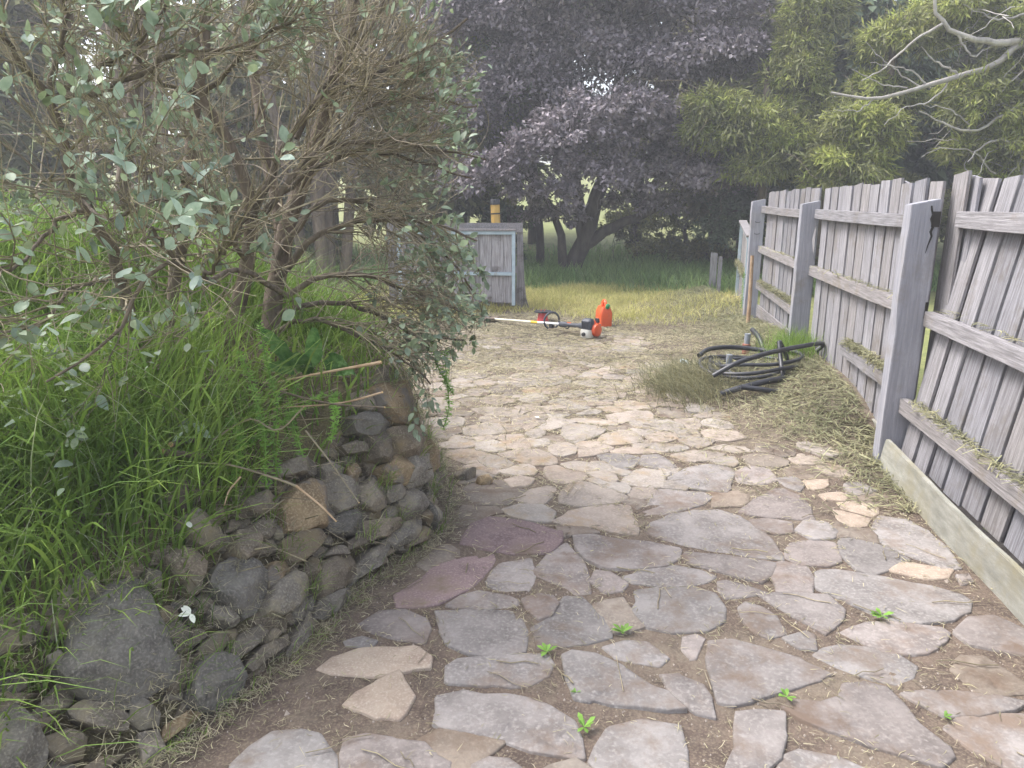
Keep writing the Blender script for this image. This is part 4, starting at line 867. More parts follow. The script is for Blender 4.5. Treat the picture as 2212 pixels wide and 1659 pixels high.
# clippings, moss and dry grass on the wall
P_ = []; n = 5200; k_ = rng.integers(2, len(BASE)-5, n); tt = rng.random(n); a = BASE[k_]; b = BASE[k_+1]; q = a+(b-a)*tt[:, None]; dd = unit(b-a); inn = np.stack([-dd[:, 1], dd[:, 0]], 1)
zf = rng.random(n)**.8; zz = zf*ztop(q[:, 1]); q2 = q+inn*(zz*tanb(q[:, 1])-.02)[:, None]
P_.append(lying(q2, zz+rng.uniform(.0, .05, n), rng.uniform(.015, .065, n), rng.uniform(.0013, .0026, n), .35))
n = 2600; k_ = rng.integers(2, len(BASE)-5, n); tt = rng.random(n); a = BASE[k_]; b = BASE[k_+1]; q = a+(b-a)*tt[:, None]+rng.normal(0, .035, (n, 2))+np.array([.03, -.02])
P_.append(lying(q, np.full(n, .02), rng.uniform(.015, .055, n), rng.uniform(.0013, .0026, n), .4))
stuff('wall_clippings', P_, M['hay'], 'dry grass bits caught between the rocks of the wall', 'clippings')
n = 2600; k_ = rng.integers(2, len(BASE)-5, n); tt = rng.random(n); a = BASE[k_]; b = BASE[k_+1]; q = a+(b-a)*tt[:, None]; dd = unit(b-a); inn = np.stack([-dd[:, 1], dd[:, 0]], 1)
zz = np.round(rng.random(n)*4)/4*ztop(q[:, 1])+rng.normal(0, .02, n); k = (noise2(q[:, 0]*3, q[:, 1]*3, 2, 5) > .55) | (zz < .04); q, zz, inn = q[k], zz[k], inn[k]; q2 = q+inn*(zz*tanb(q[:, 1])-.015)[:, None]; ht = rng.uniform(.04, .15, len(q))
stuff('wall_grass', [blades(np.column_stack([q2, zz-.01]), ht, rng.uniform(.002, .0045, len(q)), np.array([.5, -.35])*ht[:, None]+rng.normal(0, .4, (len(q), 2))*ht[:, None], 3)], M['grass'], 'thin grass tufts growing from the joints of the stone wall', 'grass')
n = 420; x = rng.uniform(-1.5, -.42, n); y = rng.uniform(2.1, 3.5, n); ds = inside(x, y); k = ds > .06; x, y = x[k], y[k]; n = len(x); z = bank(x, y, .03)+rng.uniform(.01, .07, n); an = rng.uniform(0, 6.28, n); el = rng.normal(-.1, .35, n); L_ = rng.uniform(.04, .17, n)
dv = np.stack([np.cos(an)*np.cos(el), np.sin(an)*np.cos(el), np.sin(el)], 1)*L_[:, None]; bd = rng.normal(0, .012, (n, 3)); c0 = np.column_stack([x, y, z]); tw = np.stack([c0-dv, c0-dv*.3+bd, c0+dv*.4+bd*.6, c0+dv], 1)
stuff('bank_litter', [(lambda v, f: (v, [f]))(*tubes(tw, np.broadcast_to(rng.uniform(.0012, .0035, n)[:, None], (n, 4))*np.array([1, .9, .8, .5]), 4))], M['twig'], 'dry twigs strewn over the top stones and bank edge', 'twigs')
# green tuft of drying grass left of the coil, and beside the fence
n = 2600; c = G(1490, 815, .12); x = c[0]+rng.normal(0, .17, n); y = c[1]+rng.normal(0, .25, n); ht = rng.uniform(.08, .24, n)
stuff('cut_tuft', [blades(np.column_stack([x, y, pz(x, y)]), ht, rng.uniform(.003, .007, n), np.array([-.7, -.3])*ht[:, None]+rng.normal(0, .5, (n, 2))*ht[:, None], 3)], M['hay_g'], 'tuft of yellow green cut grass left of the pipe coil', 'grass')
n = 900; q = fence_pt(2.2, .08); x = q[0]+rng.normal(0, .10, n); y = q[1]+rng.normal(0, .2, n); ht = rng.uniform(.1, .3, n)
stuff('fence_tuft', [blades(np.column_stack([x, y, pz(x, y)]), ht, rng.uniform(.003, .007, n), rng.normal(0, .45, (n, 2))*ht[:, None], 3)], M['grass'], 'green grass tuft growing at the middle fence post', 'grass')
# small weeds in the paving
def weed(u, v, r, k, label, lift=.02):
    c = G(u, v, lift); t = thing('paving_weed', label, 'weed', c)
    for i in range(k):
        a_ = rng.uniform(0, 6.28); L = r*rng.uniform(.6, 1.1); d = np.array([math.cos(a_), math.sin(a_), rng.uniform(.2, .8)]); d /= np.linalg.norm(d); s_ = np.array([-math.sin(a_), math.cos(a_), 0]); W = L*.34
        pts = [(0,0,0), d*L*.35+s_*W*.35, d*L*.7+s_*W*.5, d*L*1.0-np.array([0,0,.1*L]), d*L*.7-s_*W*.5, d*L*.35-s_*W*.35]
        MB().add(pts, [(0,1,5),(1,2,4,5),(2,3,4)]).build('leaf', M['weed'], t)
weed(1262, 1570, .045, 9, 'bright green weed between flagstones at the bottom middle'); weed(1345, 1365, .045, 10, 'pale green weed tuft in the soil joint right of a grey flagstone')
weed(1182, 1408, .04, 8, 'small green weed under the near square flagstone'); weed(2040, 1548, .03, 6, 'tiny yellow green weed at the lower right of the paving'); weed(1905, 1330, .05, 9, 'light green weed along the edge of the long flagstone')
weed(1700, 1505, .04, 8, 'green weed at the corner of the big speckled flagstone'); weed(1245, 1495, .022, 4, 'tiny green seedling in soil at bottom left of centre')
# ------------------------------------------------------------------ shrub
def oval(L, W, curl, k=5):
    V = []; F_ = []; ts = np.linspace(0, 1, k+1)
    prof = np.sin(np.pi*ts**.85)**.75
    for t, p in zip(ts, prof):
        z = curl*t*t*L
        V += [(t*L, -W/2*p, z+.12*W*p), (t*L, 0, z), (t*L, W/2*p, z+.12*W*p)]
    for i in range(k): a = 3*i; F_ += [(a, a+1, a+4, a+3), (a+1, a+2, a+5, a+4)]
    me = bpy.data.meshes.new('leaf'); me.from_pydata(V, [], F_); me.update(); me.polygons.foreach_set('use_smooth', np.ones(len(F_), bool)); me.materials.append(M['leaf_grey']); return me, np.array(V), np.array(F_)
OV = [oval(.05, .028, c, 5) for c in (-.15, .1, -.3, .25)]
shrub = thing('shrub', 'large twiggy grey green shrub leaning over the stone wall', 'shrub', (-1.4, 3.2, float(bank(-1.4, 3.2))))
S0 = np.array(shrub.location)
limbs = []                                                     # (polyline of (u,v,Y), base radius, tip radius, role)
def LB(pl, r0, r1, role, kids): limbs.append(([P(*q) for q in pl], r0, r1, role, kids))
LB([(318,880,2.95),(285,720,2.95),(255,580,2.9),(185,450,2.8),(130,300,2.75),(100,205,2.7)], .032, .016, 'trunk', 8)
LB([(100,205,2.7),(40,120,2.6),(-40,20,2.5)], .013, .006, 'limb', 9)
LB([(100,205,2.7),(130,120,2.7),(150,-20,2.7)], .013, .005, 'limb', 8)
LB([(110,215,2.7),(230,190,2.7),(330,140,2.7),(390,110,2.7),(480,105,2.75),(560,80,2.8)], .014, .005, 'limb', 14)
LB([(120,215,2.72),(240,130,2.8),(330,60,2.8),(370,-30,2.8)], .012, .005, 'limb', 10)
LB([(390,900,3.15),(385,760,3.2),(380,600,3.25),(400,400,3.3),(430,200,3.35),(450,-40,3.4)], .036, .022, 'trunk', 9)
LB([(445,900,3.1),(490,740,3.15),(525,600,3.15),(545,470,3.1),(520,360,3.05),(440,210,3.0),(420,60,3.0)], .046, .014, 'trunk', 10)
LB([(570,830,3.2),(590,640,3.35),(640,430,3.45),(700,250,3.5),(760,20,3.55),(770,-60,3.55)], .05, .025, 'trunk', 12)
LB([(560,820,3.3),(600,640,3.5),(600,450,3.6),(560,250,3.7),(540,-40,3.8)], .04, .02, 'trunk', 9)
LB([(300,870,3.6),(250,600,3.7),(265,400,3.8),(290,200,3.9),(320,-40,4.0)], .045, .022, 'trunk', 9)
LB([(230,860,4.0),(210,560,4.1),(180,320,4.2),(150,100,4.3),(150,-40,4.3)], .04, .02, 'trunk', 8)
LB([(545,470,3.1),(580,400,3.1),(640,260,3.15),(720,190,3.2),(830,150,3.3),(960,80,3.4),(1010,40,3.4)], .018, .005, 'limb', 20)
LB([(540,500,3.1),(620,400,3.1),(700,320,3.2),(820,305,3.3),(930,320,3.4),(1050,345,3.5)], .016, .004, 'limb', 22)
LB([(600,420,3.3),(700,350,3.3),(820,330,3.4),(960,370,3.5),(1020,385,3.55)], .013, .004, 'limb', 18)
LB([(600,600,3.3),(700,500,3.3),(820,470,3.4),(930,480,3.5),(1030,520,3.7)], .018, .005, 'limb', 20)
LB([(600,560,3.3),(680,450,3.3),(780,435,3.4),(880,490,3.5),(980,570,3.7),(1030,640,3.8)], .016, .004, 'limb', 22)
LB([(620,640,3.3),(720,590,3.3),(840,610,3.4),(940,650,3.6),(1040,690,3.8)], .016, .005, 'limb', 22)
LB([(600,680,3.3),(700,650,3.3),(800,670,3.4),(900,720,3.5),(1000,735,3.7)], .015, .005, 'limb', 18)
LB([(590,720,3.25),(680,690,3.2),(780,730,3.2),(880,780,3.3),(930,830,3.35)], .013, .004, 'limb', 16)
LB([(640,300,3.3),(720,160,3.4),(800,60,3.5),(850,-40,3.6)], .014, .006, 'limb', 14)
LB([(700,320,3.2),(800,230,3.3),(900,210,3.4),(1030,230,3.5)], .011, .004, 'limb', 18)
LB([(620,640,3.15),(520,585,2.85),(440,605,2.6),(380,560,2.45),(310,610,2.35),(235,735,2.25),(100,825,2.15)], .013, .004, 'limb', 12)
LB([(380,560,2.45),(330,500,2.4),(260,420,2.35)], .008, .003, 'limb', 6)
LB([(440,605,2.6),(500,520,2.5),(540,470,2.5)], .008, .003, 'limb', 6)
LB([(185,450,2.8),(120,480,2.5),(60,560,2.3),(-20,600,2.1)], .010, .004, 'limb', 9)
LB([(170,430,2.8),(240,470,2.5),(330,430,2.4),(400,450,2.4)], .009, .003, 'limb', 8)
LB([(260,600,2.9),(170,620,2.5),(80,700,2.3),(-20,720,2.2)], .010, .004, 'limb', 9)
LB([(530,560,3.1),(480,470,2.9),(430,400,2.8),(330,380,2.7),(250,330,2.7)], .012, .004, 'limb', 11)
LB([(440,210,3.0),(520,120,2.9),(600,60,2.8),(680,20,2.7)], .010, .004, 'limb', 10)
LB([(440,210,3.0),(340,170,2.9),(250,60,2.8)], .010, .004, 'limb', 9)
twP = []; twR = []; tips = []
def proj(p):
    dp = p[1]*math.cos(TH)-(p[2]-CAMZ)*math.sin(TH); up = p[1]*math.sin(TH)+(p[2]-CAMZ)*math.cos(TH); return 1106+FPX*p[0]/dp, 829.5-FPX*up/dp
def reach(v): return np.interp(v, [-200, 60, 120, 380, 430, 500, 540, 600, 740, 800, 900], [960, 1000, 1060, 1065, 1010, 1000, 1045, 1062, 1058, 985, 975])
def grow(p, d, L, r, lvl, droop):
    n = 6; pts = [p]; dd = d.copy()
    for i in range(n-1):
        dd = unit(dd+rng.normal(0, .13, 3)+np.array([0, 0, droop*.10])); pts.append(pts[-1]+dd*L/(n-1))
    pts = np.array(pts); uu, vv = proj(pts[-1])
    if uu > reach(vv)-abs(rng.normal(0, 40)): return
    twP.append(pts); twR.append(np.linspace(r, r*.45, n))
    if lvl == 0: tips.append((pts[-1], dd, pts)); return
    for _ in range(rng.integers(2, 5) if lvl > 1 else rng.integers(1, 4)):
        t = rng.uniform(.35, 1.0); i = min(int(t*(n-1)), n-2); q = pts[i]+(pts[i+1]-pts[i])*(t*(n-1)-i)
        grow(q, unit(dd+rng.normal(0, .5, 3)), L*rng.uniform(.5, .85), r*.6, lvl-1, droop)
    tips.append((pts[-1], dd, pts))
for pl, r0, r1, role, kids in limbs:
    n = 14 if role == 'trunk' else 16; pts = resample(pl, n); pts[1:-1] += rng.normal(0, .006, (n-2, 3)); rad = np.linspace(r0, r1, n)
    V, f = tubes(pts[None]-S0, rad[None], 8 if role == 'trunk' else 6)
    link('trunk' if role == 'trunk' else 'limb', np_mesh('limb', V, [f]), M['bark_red'] if role == 'trunk' else M['bark'], shrub)
    for _ in range(int(kids*(3.2 if pts[-1][0] > -.9 else 1.6))):
        t = rng.uniform(.25 if role == 'limb' else .3, 1) ; i = min(int(t*(n-1)), n-2); tg = unit(pts[i+1]-pts[i]); q = pts[i]
        right = q[0] > -.95
        d = unit(tg*(1.0 if role == 'limb' else .25)+rng.normal(0, .55, 3)+(np.array([.35, .1, .0]) if right else np.array([0, -.25, .1])))
        grow(q, d, rng.uniform(.22, .5), np.clip(r1*.7, .0034, .0066), 2 if rng.random() < .8 else 1, (-.5 if right and q[2] < 1.6 else .5))
lv = []                                                       # leaf: position, direction, normal, scale
for tp, dd, pts in tips:
    out = math.hypot((tp[0]+1.15)/.85, (tp[1]-3.35)/.6); uu, vv = proj(tp)
    prob = .10
    if uu < 480: prob = .22
    if uu > 880: prob = .10
    if uu > 960: prob = .30
    if uu > 880 and vv > 470: prob = .30
    if 500 < uu < 860: prob = .05
    if tp[2] > 2.1 and uu < 700: prob = max(prob, .35)
    if rng.random() > prob: continue
    kk = rng.integers(3, 8)
    for j_ in range(kk):
        tq = 1-.5*j_/kk; ii = min(int(tq*5), 4); q = pts[ii]+(pts[ii+1]-pts[ii])*(tq*5-ii); sd_ = unit(np.cross(dd, rng.normal(0, 1, 3))); d = unit(dd*.9+sd_*(1.0 if j_ else .2)+np.array([0, 0, .15])); nr = unit(np.array([0, -.4, 1.0])+rng.normal(0, .45, 3))
        lv.append((q, d, nr, rng.uniform(.4, 1.25)*(.75+.25*(j_ > 0))*(1.05 if uu < 800 else .85)))
AT = np.vstack(twP)                                            # the leafy skirt hanging at the right over the path
for _ in range(60):
    v = rng.uniform(470, 790); u = reach(v)-abs(rng.normal(0, 1))*75-8; q = P(u, v, rng.uniform(3.4, 4.0)); a = AT[np.argmin(np.linalg.norm(AT-q, axis=1))]
    if np.linalg.norm(a-q) > .6: continue
    pl = resample([a, (a+q)/2+np.array([0, 0, .03]), q], 6); twP.append(pl); twR.append(np.linspace(.003, .0014, 6)); dd = unit(q-a)
    for _k in range(rng.integers(3, 8)):
        lv.append((pl[rng.integers(2, 6)]+rng.normal(0, .004, 3), unit(dd*.4+rng.normal(0, .6, 3)+np.array([.1, 0, -.3])), unit(rng.normal(0, .6, 3)+np.array([0, -.6, .7])), rng.uniform(.6, 1.05)))
V, f = tubes(np.array(twP)-S0, np.array(twR), 3)
link('twigs', np_mesh('twigs', V, [f]), M['twig'], shrub, kind='stuff')
def lmat(q, d, nr, s):
    x = unit(d); y_ = unit(np.cross(nr, x)); z = np.cross(x, y_); m = np.eye(4); m[:3, 0] = x*s; m[:3, 1] = y_*s; m[:3, 2] = z*s; m[:3, 3] = q-S0; return m
lv.sort(key=lambda a: np.linalg.norm(a[0]-CP)/a[3])
vis = [a for a in lv if -1.0 < (a[0][0]/max(.1, a[0][1]))*1.0 < .1]
first = vis[:300]; ids = set(map(id, first)); rest = [a for a in lv if id(a) not in ids]
for i, a in enumerate(first):
    o = link('leaf', OV[i % 4][0], None, shrub); o.matrix_local = Matrix(lmat(*a).tolist())
parts = []
for i, a in enumerate(rest):
    m = lmat(*a); vv = OV[i % 4][1]; parts.append((vv@m[:3, :3].T+m[:3, 3], [OV[i % 4][2]]))
V, f = join(parts); link('leaves', np_mesh('leaves', V, f), M['leaf_greyi'], shrub, kind='stuff')
print('shrub leaves', len(lv), 'twigs', len(twP))
# ------------------------------------------------------------------ dock plant, cleavers, cut sticks on the wall
dk = P(680, 800, 3.0); dock = thing('dock_plant', 'broad leaved dark green dock plant on top of the wall', 'plant', dk)
for (u, v, du, dv, wl, dr) in ((648,805,-62,-108,34,.02),(676,800,18,-92,36,.0),(700,808,62,-78,38,.10),(640,810,-52,-50,32,.06),(725,812,48,-38,30,.08),(668,812,-12,-70,32,.03),(655,815,30,-55,26,.05)):
    b = P(u, v, 3.0)-dk; L = 1.1*np.array([du, 0, -dv])/FPX*3.05; L[1] = rng.normal(-.03, .05); wl = wl/FPX*3.05; side = unit(np.cross(L, [rng.normal(0, .5), -1, .5])); nn_ = unit(np.cross(side, L)); V = []; F_ = []
    for i, t in enumerate(np.linspace(0, 1, 14)):
        c = b+L*t+np.array([0, -.04*t*t, -dr*t**3]); w_ = wl*.5*(.16+.84*math.sin(math.pi*min(.985, max(0, t-.12)/.88)**.75)**.8 if t > .12 else .08)+.0015
        wv = .010*math.sin(i*1.9+u); up_ = nn_*(.22*w_)
        V += [c-side*w_+up_+nn_*wv, c-side*w_*.5+up_*.3, c, c+side*w_*.5+up_*.3, c+side*w_+up_-nn_*wv]
        if i: a_ = 5*i-5; F_ += [(a_+q, a_+q+1, a_+q+6, a_+q+5) for q in range(4)]
    me = MB().add(V, F_).mesh('leaf'); me.polygons.foreach_set('use_smooth', np.ones(len(me.polygons), bool)); link('leaf', me, M['dock'], dock)
def cleavers(pts, label):
    pl = [P(*p) for p in pts]; b = pl[0].copy(); t = thing('cleavers_weed', label, 'weed', b); pp = resample(pl, 40)-b
    MB().tube(pp[::3], .0022, 4).build('stem', M['weed'], t)
    pos = np.repeat(pp, 7, 0)+rng.normal(0, .004, (280, 3)); d = unit(rng.normal(0, 1, (280, 3))*np.array([1, 1, .35])); V, f = leaves(pos, d, unit(rng.normal(0, .4, (280, 3))+np.array([0, -.5, .8])), rng.uniform(.014, .03, 280), rng.uniform(.004, .007, 280), .1)
    link('leaves', np_mesh('leaves', V, f), M['weed'], t, kind='stuff')
cleavers([(560,700,2.75),(580,800,2.7),(600,880,2.62),(590,950,2.55),(600,1030,2.5)], 'bright green cleavers stem trailing down the middle of the wall')
cleavers([(520,760,2.7),(545,840,2.62),(570,930,2.5),(575,1050,2.4)], 'green cleavers stem trailing left of the other down the wall')
cleavers([(700,850,2.8),(640,890,2.68),(600,920,2.6),(530,960,2.5)], 'green cleavers stem crossing sideways over the top stones')
cleavers([(960,760,3.45),(965,820,3.4),(970,880,3.38),(958,925,3.36)], 'thin green creeper hanging over the far end of the wall')
cleavers([(930,740,3.4),(950,800,3.35),(978,850,3.33)], 'second green creeper beside the far wall end')
cleavers([(640,830,2.85),(625,880,2.75),(640,940,2.6),(655,985,2.55)], 'green cleavers stem below the dock plant')
cleavers([(500,900,2.55),(520,960,2.45),(505,1030,2.38)], 'green cleavers stem at the edge of the long grass')
cleavers([(720,850,2.9),(725,900,2.75),(718,945,2.7)], 'short green weed between the upper right wall stones')
cleavers([(1607,590,9.3),(1604,630,9.3),(1601,665,9.3)], 'green creeper between the open gate and the far fence post')
def stick(pts, r0, r1, label, mat='stick', end=True):
    pl = np.array([P(*p) for p in pts]); pp = resample(pl, 12); b = pp[0].copy(); t = thing('cut_stick', label, 'stick', b)
    r0 *= .7; r1 *= .7
    MB().tube(pp-b, np.linspace(r0, r1, 12), 7).build('shaft', M[mat], t, smooth=True)
    if end: dd = unit(pp[-1]-pp[-2]); MB().tube([pp[-1]-b, pp[-1]-b+dd*.004], r1*.97, 7).build('cut_end', M['cutwood'], t)
stick([(600,825,2.9),(700,805,2.85),(822,783,2.8)], .005, .010, 'straight tan cut stick on the wall top below the dock')
stick([(460,950,2.45),(540,905,2.5),(600,930,2.45),(655,880,2.45)], .006, .004, 'bent brown twig lying across the upper wall stones', 'twig')
stick([(430,1000,2.35),(500,1005,2.35),(600,1035,2.3),(640,1050,2.28)], .004, .0065, 'curved brown stick lying across the front of the wall', 'twig')
stick([(640,1050,2.25),(690,1090,2.2),(725,1125,2.17)], .006, .004, 'short pale twig on the big brown wall stone', 'stick')
stick([(660,930,2.45),(715,1000,2.4),(775,1085,2.35)], .005, .003, 'thin straight twig slanting down the wall to the right', 'twig')
stick([(440,840,2.75),(480,790,2.8),(560,830,2.75),(700,870,2.7),(830,880,2.65)], .008, .005, 'forked brown branch lying along the wall top', 'bark')
stick([(620,880,2.7),(740,870,2.7),(825,848,2.68)], .004, .006, 'slender brown twig reaching right over the wall edge', 'stick')
stick([(420,950,2.4),(385,957,2.35),(370,960,2.32)], .012, .014, 'sawn branch stub with pale round end at the grass edge, upper one', 'bark')
stick([(440,985,2.4),(370,978,2.32),(352,976,2.30)], .014, .017, 'sawn branch stub with pale round end at the grass edge, lower one', 'bark')
stick([(520,1030,2.3),(495,1060,2.28),(485,1090,2.25)], .005, .003, 'tiny orange twig hanging on the left wall stones', 'stick')
# pale fallen leaves
def fallen(u, v, Y_, k, label):
    c = wall_hit(u, v); c = G(u, v, .03) if c is None else c; nr0 = np.array([.5, -.5, .7]) if c[2] > .08 else np.array([0, -.3, 1])
    c = c+unit(nr0)*.07*(c[2] > .08); t = thing('fallen_sprig', label, 'leaf', c)
    for i in range(k):
        a_ = 2.2+i*.75; me = OV[i % 4][0].copy(); me.materials.clear(); me.materials.append(M['white_leaf']); o = link('leaf', me, None, t); x = unit(np.array([math.cos(a_), .2, math.sin(a_)])); nr = unit(nr0)
        x = unit(x-nr*x.dot(nr)); y_ = np.cross(nr, x); m = np.eye(4); m[:3, 0] = x*.7; m[:3, 1] = y_*.6; m[:3, 2] = nr*.7; o.matrix_local = Matrix(m.tolist())
fallen(402, 1342, 2, 4, 'sprig of whitish leaves lying on the lower wall stones'); fallen(405, 1160, 2, 1, 'single pale leaf standing on the upper wall stones'); fallen(1165, 902, 5, 2, 'two pale leaves lying on the paving in the middle')
# ------------------------------------------------------------------ trees
def crown_part(clumps, n_tot, L, W, hang, shell=.55, up=.3, tuft=38, sprd=.13):
    """clumps (cx,cy,cz,rx,ry,rz); leaves sit mostly in the outer skin of each clump"""
    cl = np.array(clumps); vol = (cl[:, 3]*cl[:, 4]*cl[:, 5])**.67; ns = np.maximum(20, (n_tot*vol/vol.sum()).astype(int)); P_, D_, N_ = [], [], []
    for c, n in zip(cl, ns):
        # sub-clusters make tufts with gaps between them
        m = max(6, n//tuft); su = unit(rng.normal(0, 1, (m, 3))); su[:, 2] = np.where(su[:, 2] < -.35, -su[:, 2]*.6, su[:, 2]); sr = shell+(1-shell)*rng.random(m)**.6; sp = su*sr[:, None]
        j = rng.integers(0, m, n); q = sp[j]+rng.normal(0, sprd, (n, 3))*rng.uniform(.5, 1.3, m)[j][:, None]; P_.append(c[:3]+q*c[3:6])
        o = unit(q+np.array([0, 0, .15])); D_.append(unit(o*.6+rng.normal(0, .55, (n, 3))+np.array([0, 0, -hang]))); N_.append(unit(o*.5+np.array([0, 0, up+.4])+rng.normal(0, .5, (n, 3))))
    P_, D_, N_ = map(np.vstack, (P_, D_, N_)); k = len(P_)
    return leaves(P_, D_, N_, L*rng.uniform(.6, 1.3, k), W*rng.uniform(.6, 1.3, k), .2)
def limb_pts(a, b, sag=.12, n=9):
    a = np.array(a, float); b = np.array(b, float); mid = (a+b)/2+np.array([rng.normal(0, .1), rng.normal(0, .1), sag*np.linalg.norm(b-a)]); p = resample([a, mid, b], n); p[1:-1] += rng.normal(0, .03, (n-2, 3)); return p
def tree(name, label, base, stems, clumps, n, L, W, hang, lm, bm_, group=None, shell=.55, limb_r=.035, lm2=None, tuft=38, sprd=.13):
    base = np.array(base, float); t = thing(name, label, 'tree', base, group=group); allP = []
    for pl, r0, r1 in stems:
        pts = resample(pl, 12); pts[1:-1] += rng.normal(0, .02, (10, 3)); V, f = tubes(pts[None]-base, np.linspace(r0, r1, 12)[None], 9); link('trunk', np_mesh('trunk', V, [f]), bm_, t); allP.append(pts)
    AP = np.vstack(allP); tp = []; trd = []
    for c in clumps:
        c = np.array(c[:3]); lowerm = AP[AP[:, 2] < c[2]+.3]; lowerm = AP if len(lowerm) == 0 else lowerm; a = lowerm[np.argmin(np.linalg.norm(lowerm-c, axis=1))]
        pts = limb_pts(a, c); V, f = tubes(pts[None]-base, np.linspace(limb_r, limb_r*.35, 9)[None], 6); link('limb', np_mesh('limb', V, [f]), bm_, t)
        for _ in range(5):
            e = c+rng.normal(0, 1, 3)*.5; tp.append(limb_pts(pts[rng.integers(4, 9)], e, .05)); trd.append(np.linspace(limb_r*.3, .004, 9))
    if tp: V, f = tubes(np.array(tp)-base, np.array(trd), 4); link('branches', np_mesh('branches', V, [f]), bm_, t, kind='stuff')
    if lm2 is not None:
        V, f = crown_part([(*c[:3], c[3]*1.1, c[4]*1.1, c[5]*1.1) for c in clumps], int(n*.55), L*1.1, W*1.2, hang, .2, tuft=tuft, sprd=.2); link('crown', np_mesh('crown', V-base, f), lm2, t, kind='stuff')
    V, f = crown_part(clumps, n, L, W, hang, shell, tuft=tuft, sprd=sprd); link('crown', np_mesh('crown', V-base, f), lm, t, kind='stuff')
    return t
def CL(u, v, Y_, ru, rv, ry=None):
    c = P(u, v, Y_); s_ = Y_/FPX; return (c[0], c[1], c[2], ru*s_, (ry or (ru+rv)*.5)*s_, rv*s_)
pc = [CL(*a) for a in ((1330,240,13.5,110,55),(1230,300,13.4,110,60),(1130,355,13.5,95,60),(1055,400,13.7,65,60),(1180,425,13.6,80,48),(1300,385,13.6,85,55),(1400,300,13.7,90,55),
  (1130,200,15,120,100),(1250,120,15,150,80),(1400,150,14.6,130,80),(1520,130,14,130,60),(1600,120,13.8,60,55),(1100,60,15,130,70),(1300,20,14.5,180,60),(1500,30,14.5,150,55),(1000,50,15,90,60),
  (1450,390,14,110,45),(1540,385,13.8,100,42),(1605,405,14,60,35),(1480,330,14.4,100,50),(1000,250,15,80,90),(1010,390,14.6,60,60),(1250,-80,14.5,200,70),(1450,-60,14.5,180,60),(1080,-60,15,150,70),(1200,470,14.4,70,35),(1380,440,14.6,80,40))]
pb0 = G(1250, 600, -.02)
tree('plum_tree', 'wide purple leaved plum tree beyond the lawn in the centre', pb0,
     [([P(1232,606,15.1), P(1240,570,15.1), P(1262,520,15), P(1285,450,14.9), P(1310,350,14.6), P(1330,200,14.5), P(1360,60,14.5)], .20, .07),
      ([P(1262,530,15.0), P(1330,490,14.8), P(1420,450,14.5), P(1520,400,14.2)], .13, .03), ([P(1262,520,15.0), P(1250,440,15.0), P(1230,320,14.8), P(1180,200,15)], .13, .05),
      ([P(1212,596,15.0), P(1215,540,15.0), P(1195,460,14.8), P(1150,380,14.6)], .11, .04)], pc, 100000, .098, .062, .45, M['plum'], M['bark_dark'], limb_r=.045, tuft=60, sprd=.12)
pb2 = G(1165, 583, -.02)
tree('slender_tree', 'slim dark trunked tree standing left behind the plum', pb2, [([P(1165,585,16.5), P(1168,520,16.5), P(1160,420,16.5), P(1140,250,16.4), P(1120,60,16.4)], .10, .05)],
     [CL(1120,80,16.5,110,90), CL(1060,160,16.5,100,90), CL(1160,200,16.6,80,80), CL(1050,20,16.5,120,70), CL(1100,300,16.7,70,60)], 9000, .08, .045, .4, M['dkgreen'], M['bark_dark'])
# feathery yellow green trees behind the fence
def stems_for(u, Y_, r, top=-60, du=0): return [([P(u, 480, Y_), P(u+du*.3, 330, Y_), P(u+du*.7, 150, Y_), P(u+du, top, Y_)], r, r*.4)]
def ground_stem(u, Y_, r, top=-60, du=0):
    b = P(u, 480, Y_); g = np.array([b[0], b[1], float(hill(b[0], b[1]))-.1]); return [([g, P(u, 480, Y_), P(u+du*.3, 330, Y_), P(u+du*.7, 150, Y_), P(u+du, top, Y_)], r, r*.4)], g
st, g_ = ground_stem(1640, 13.2, .10, 200, 20)
tree('wattle_tree', 'low yellow green feathery tree beside the plum crown', g_, st, [CL(*a) for a in ((1545,235,13,62,40),(1620,265,13,80,50),(1690,320,12.9,75,55),(1590,310,13,70,45),(1650,370,13,80,40),(1520,290,13.2,50,40))], 17000, .15, .026, .6, M['yellow'], M['bark'], lm2=M['olive'], tuft=55, sprd=.12, group=None)
st, g_ = ground_stem(1770, 13.6, .16, -60, -30)
tree('wattle_tree', 'tall yellow green feathery tree with leaning brown trunk', g_, st, [CL(*a) for a in ((1715,175,13.4,62,50),(1680,235,13.4,50,40),(1735,110,13.6,55,55),(1760,30,13.8,70,70),(1750,250,13.5,60,45))], 13000, .15, .026, .6, M['yellow'], M['bark_red'], lm2=M['olive'], tuft=55, sprd=.12)
st, g_ = ground_stem(1880, 12.4, .11, 40, 60)
tree('wattle_tree', 'yellow green feathery tree directly above the middle fence bay', g_, st, [CL(*a) for a in ((1865,285,12.1,75,65),(1830,360,12,85,50),(1935,215,12.5,55,45),(1960,95,12.5,95,50),(2030,55,12.5,80,55),(1890,190,12.6,50,40),(1790,400,12.2,60,30))], 17000, .15, .026, .6, M['yellow'], M['bark'], lm2=M['olive'], tuft=55, sprd=.12)
b4 = np.array([7.9, 11.2, float(hill(7.9, 11.2))])
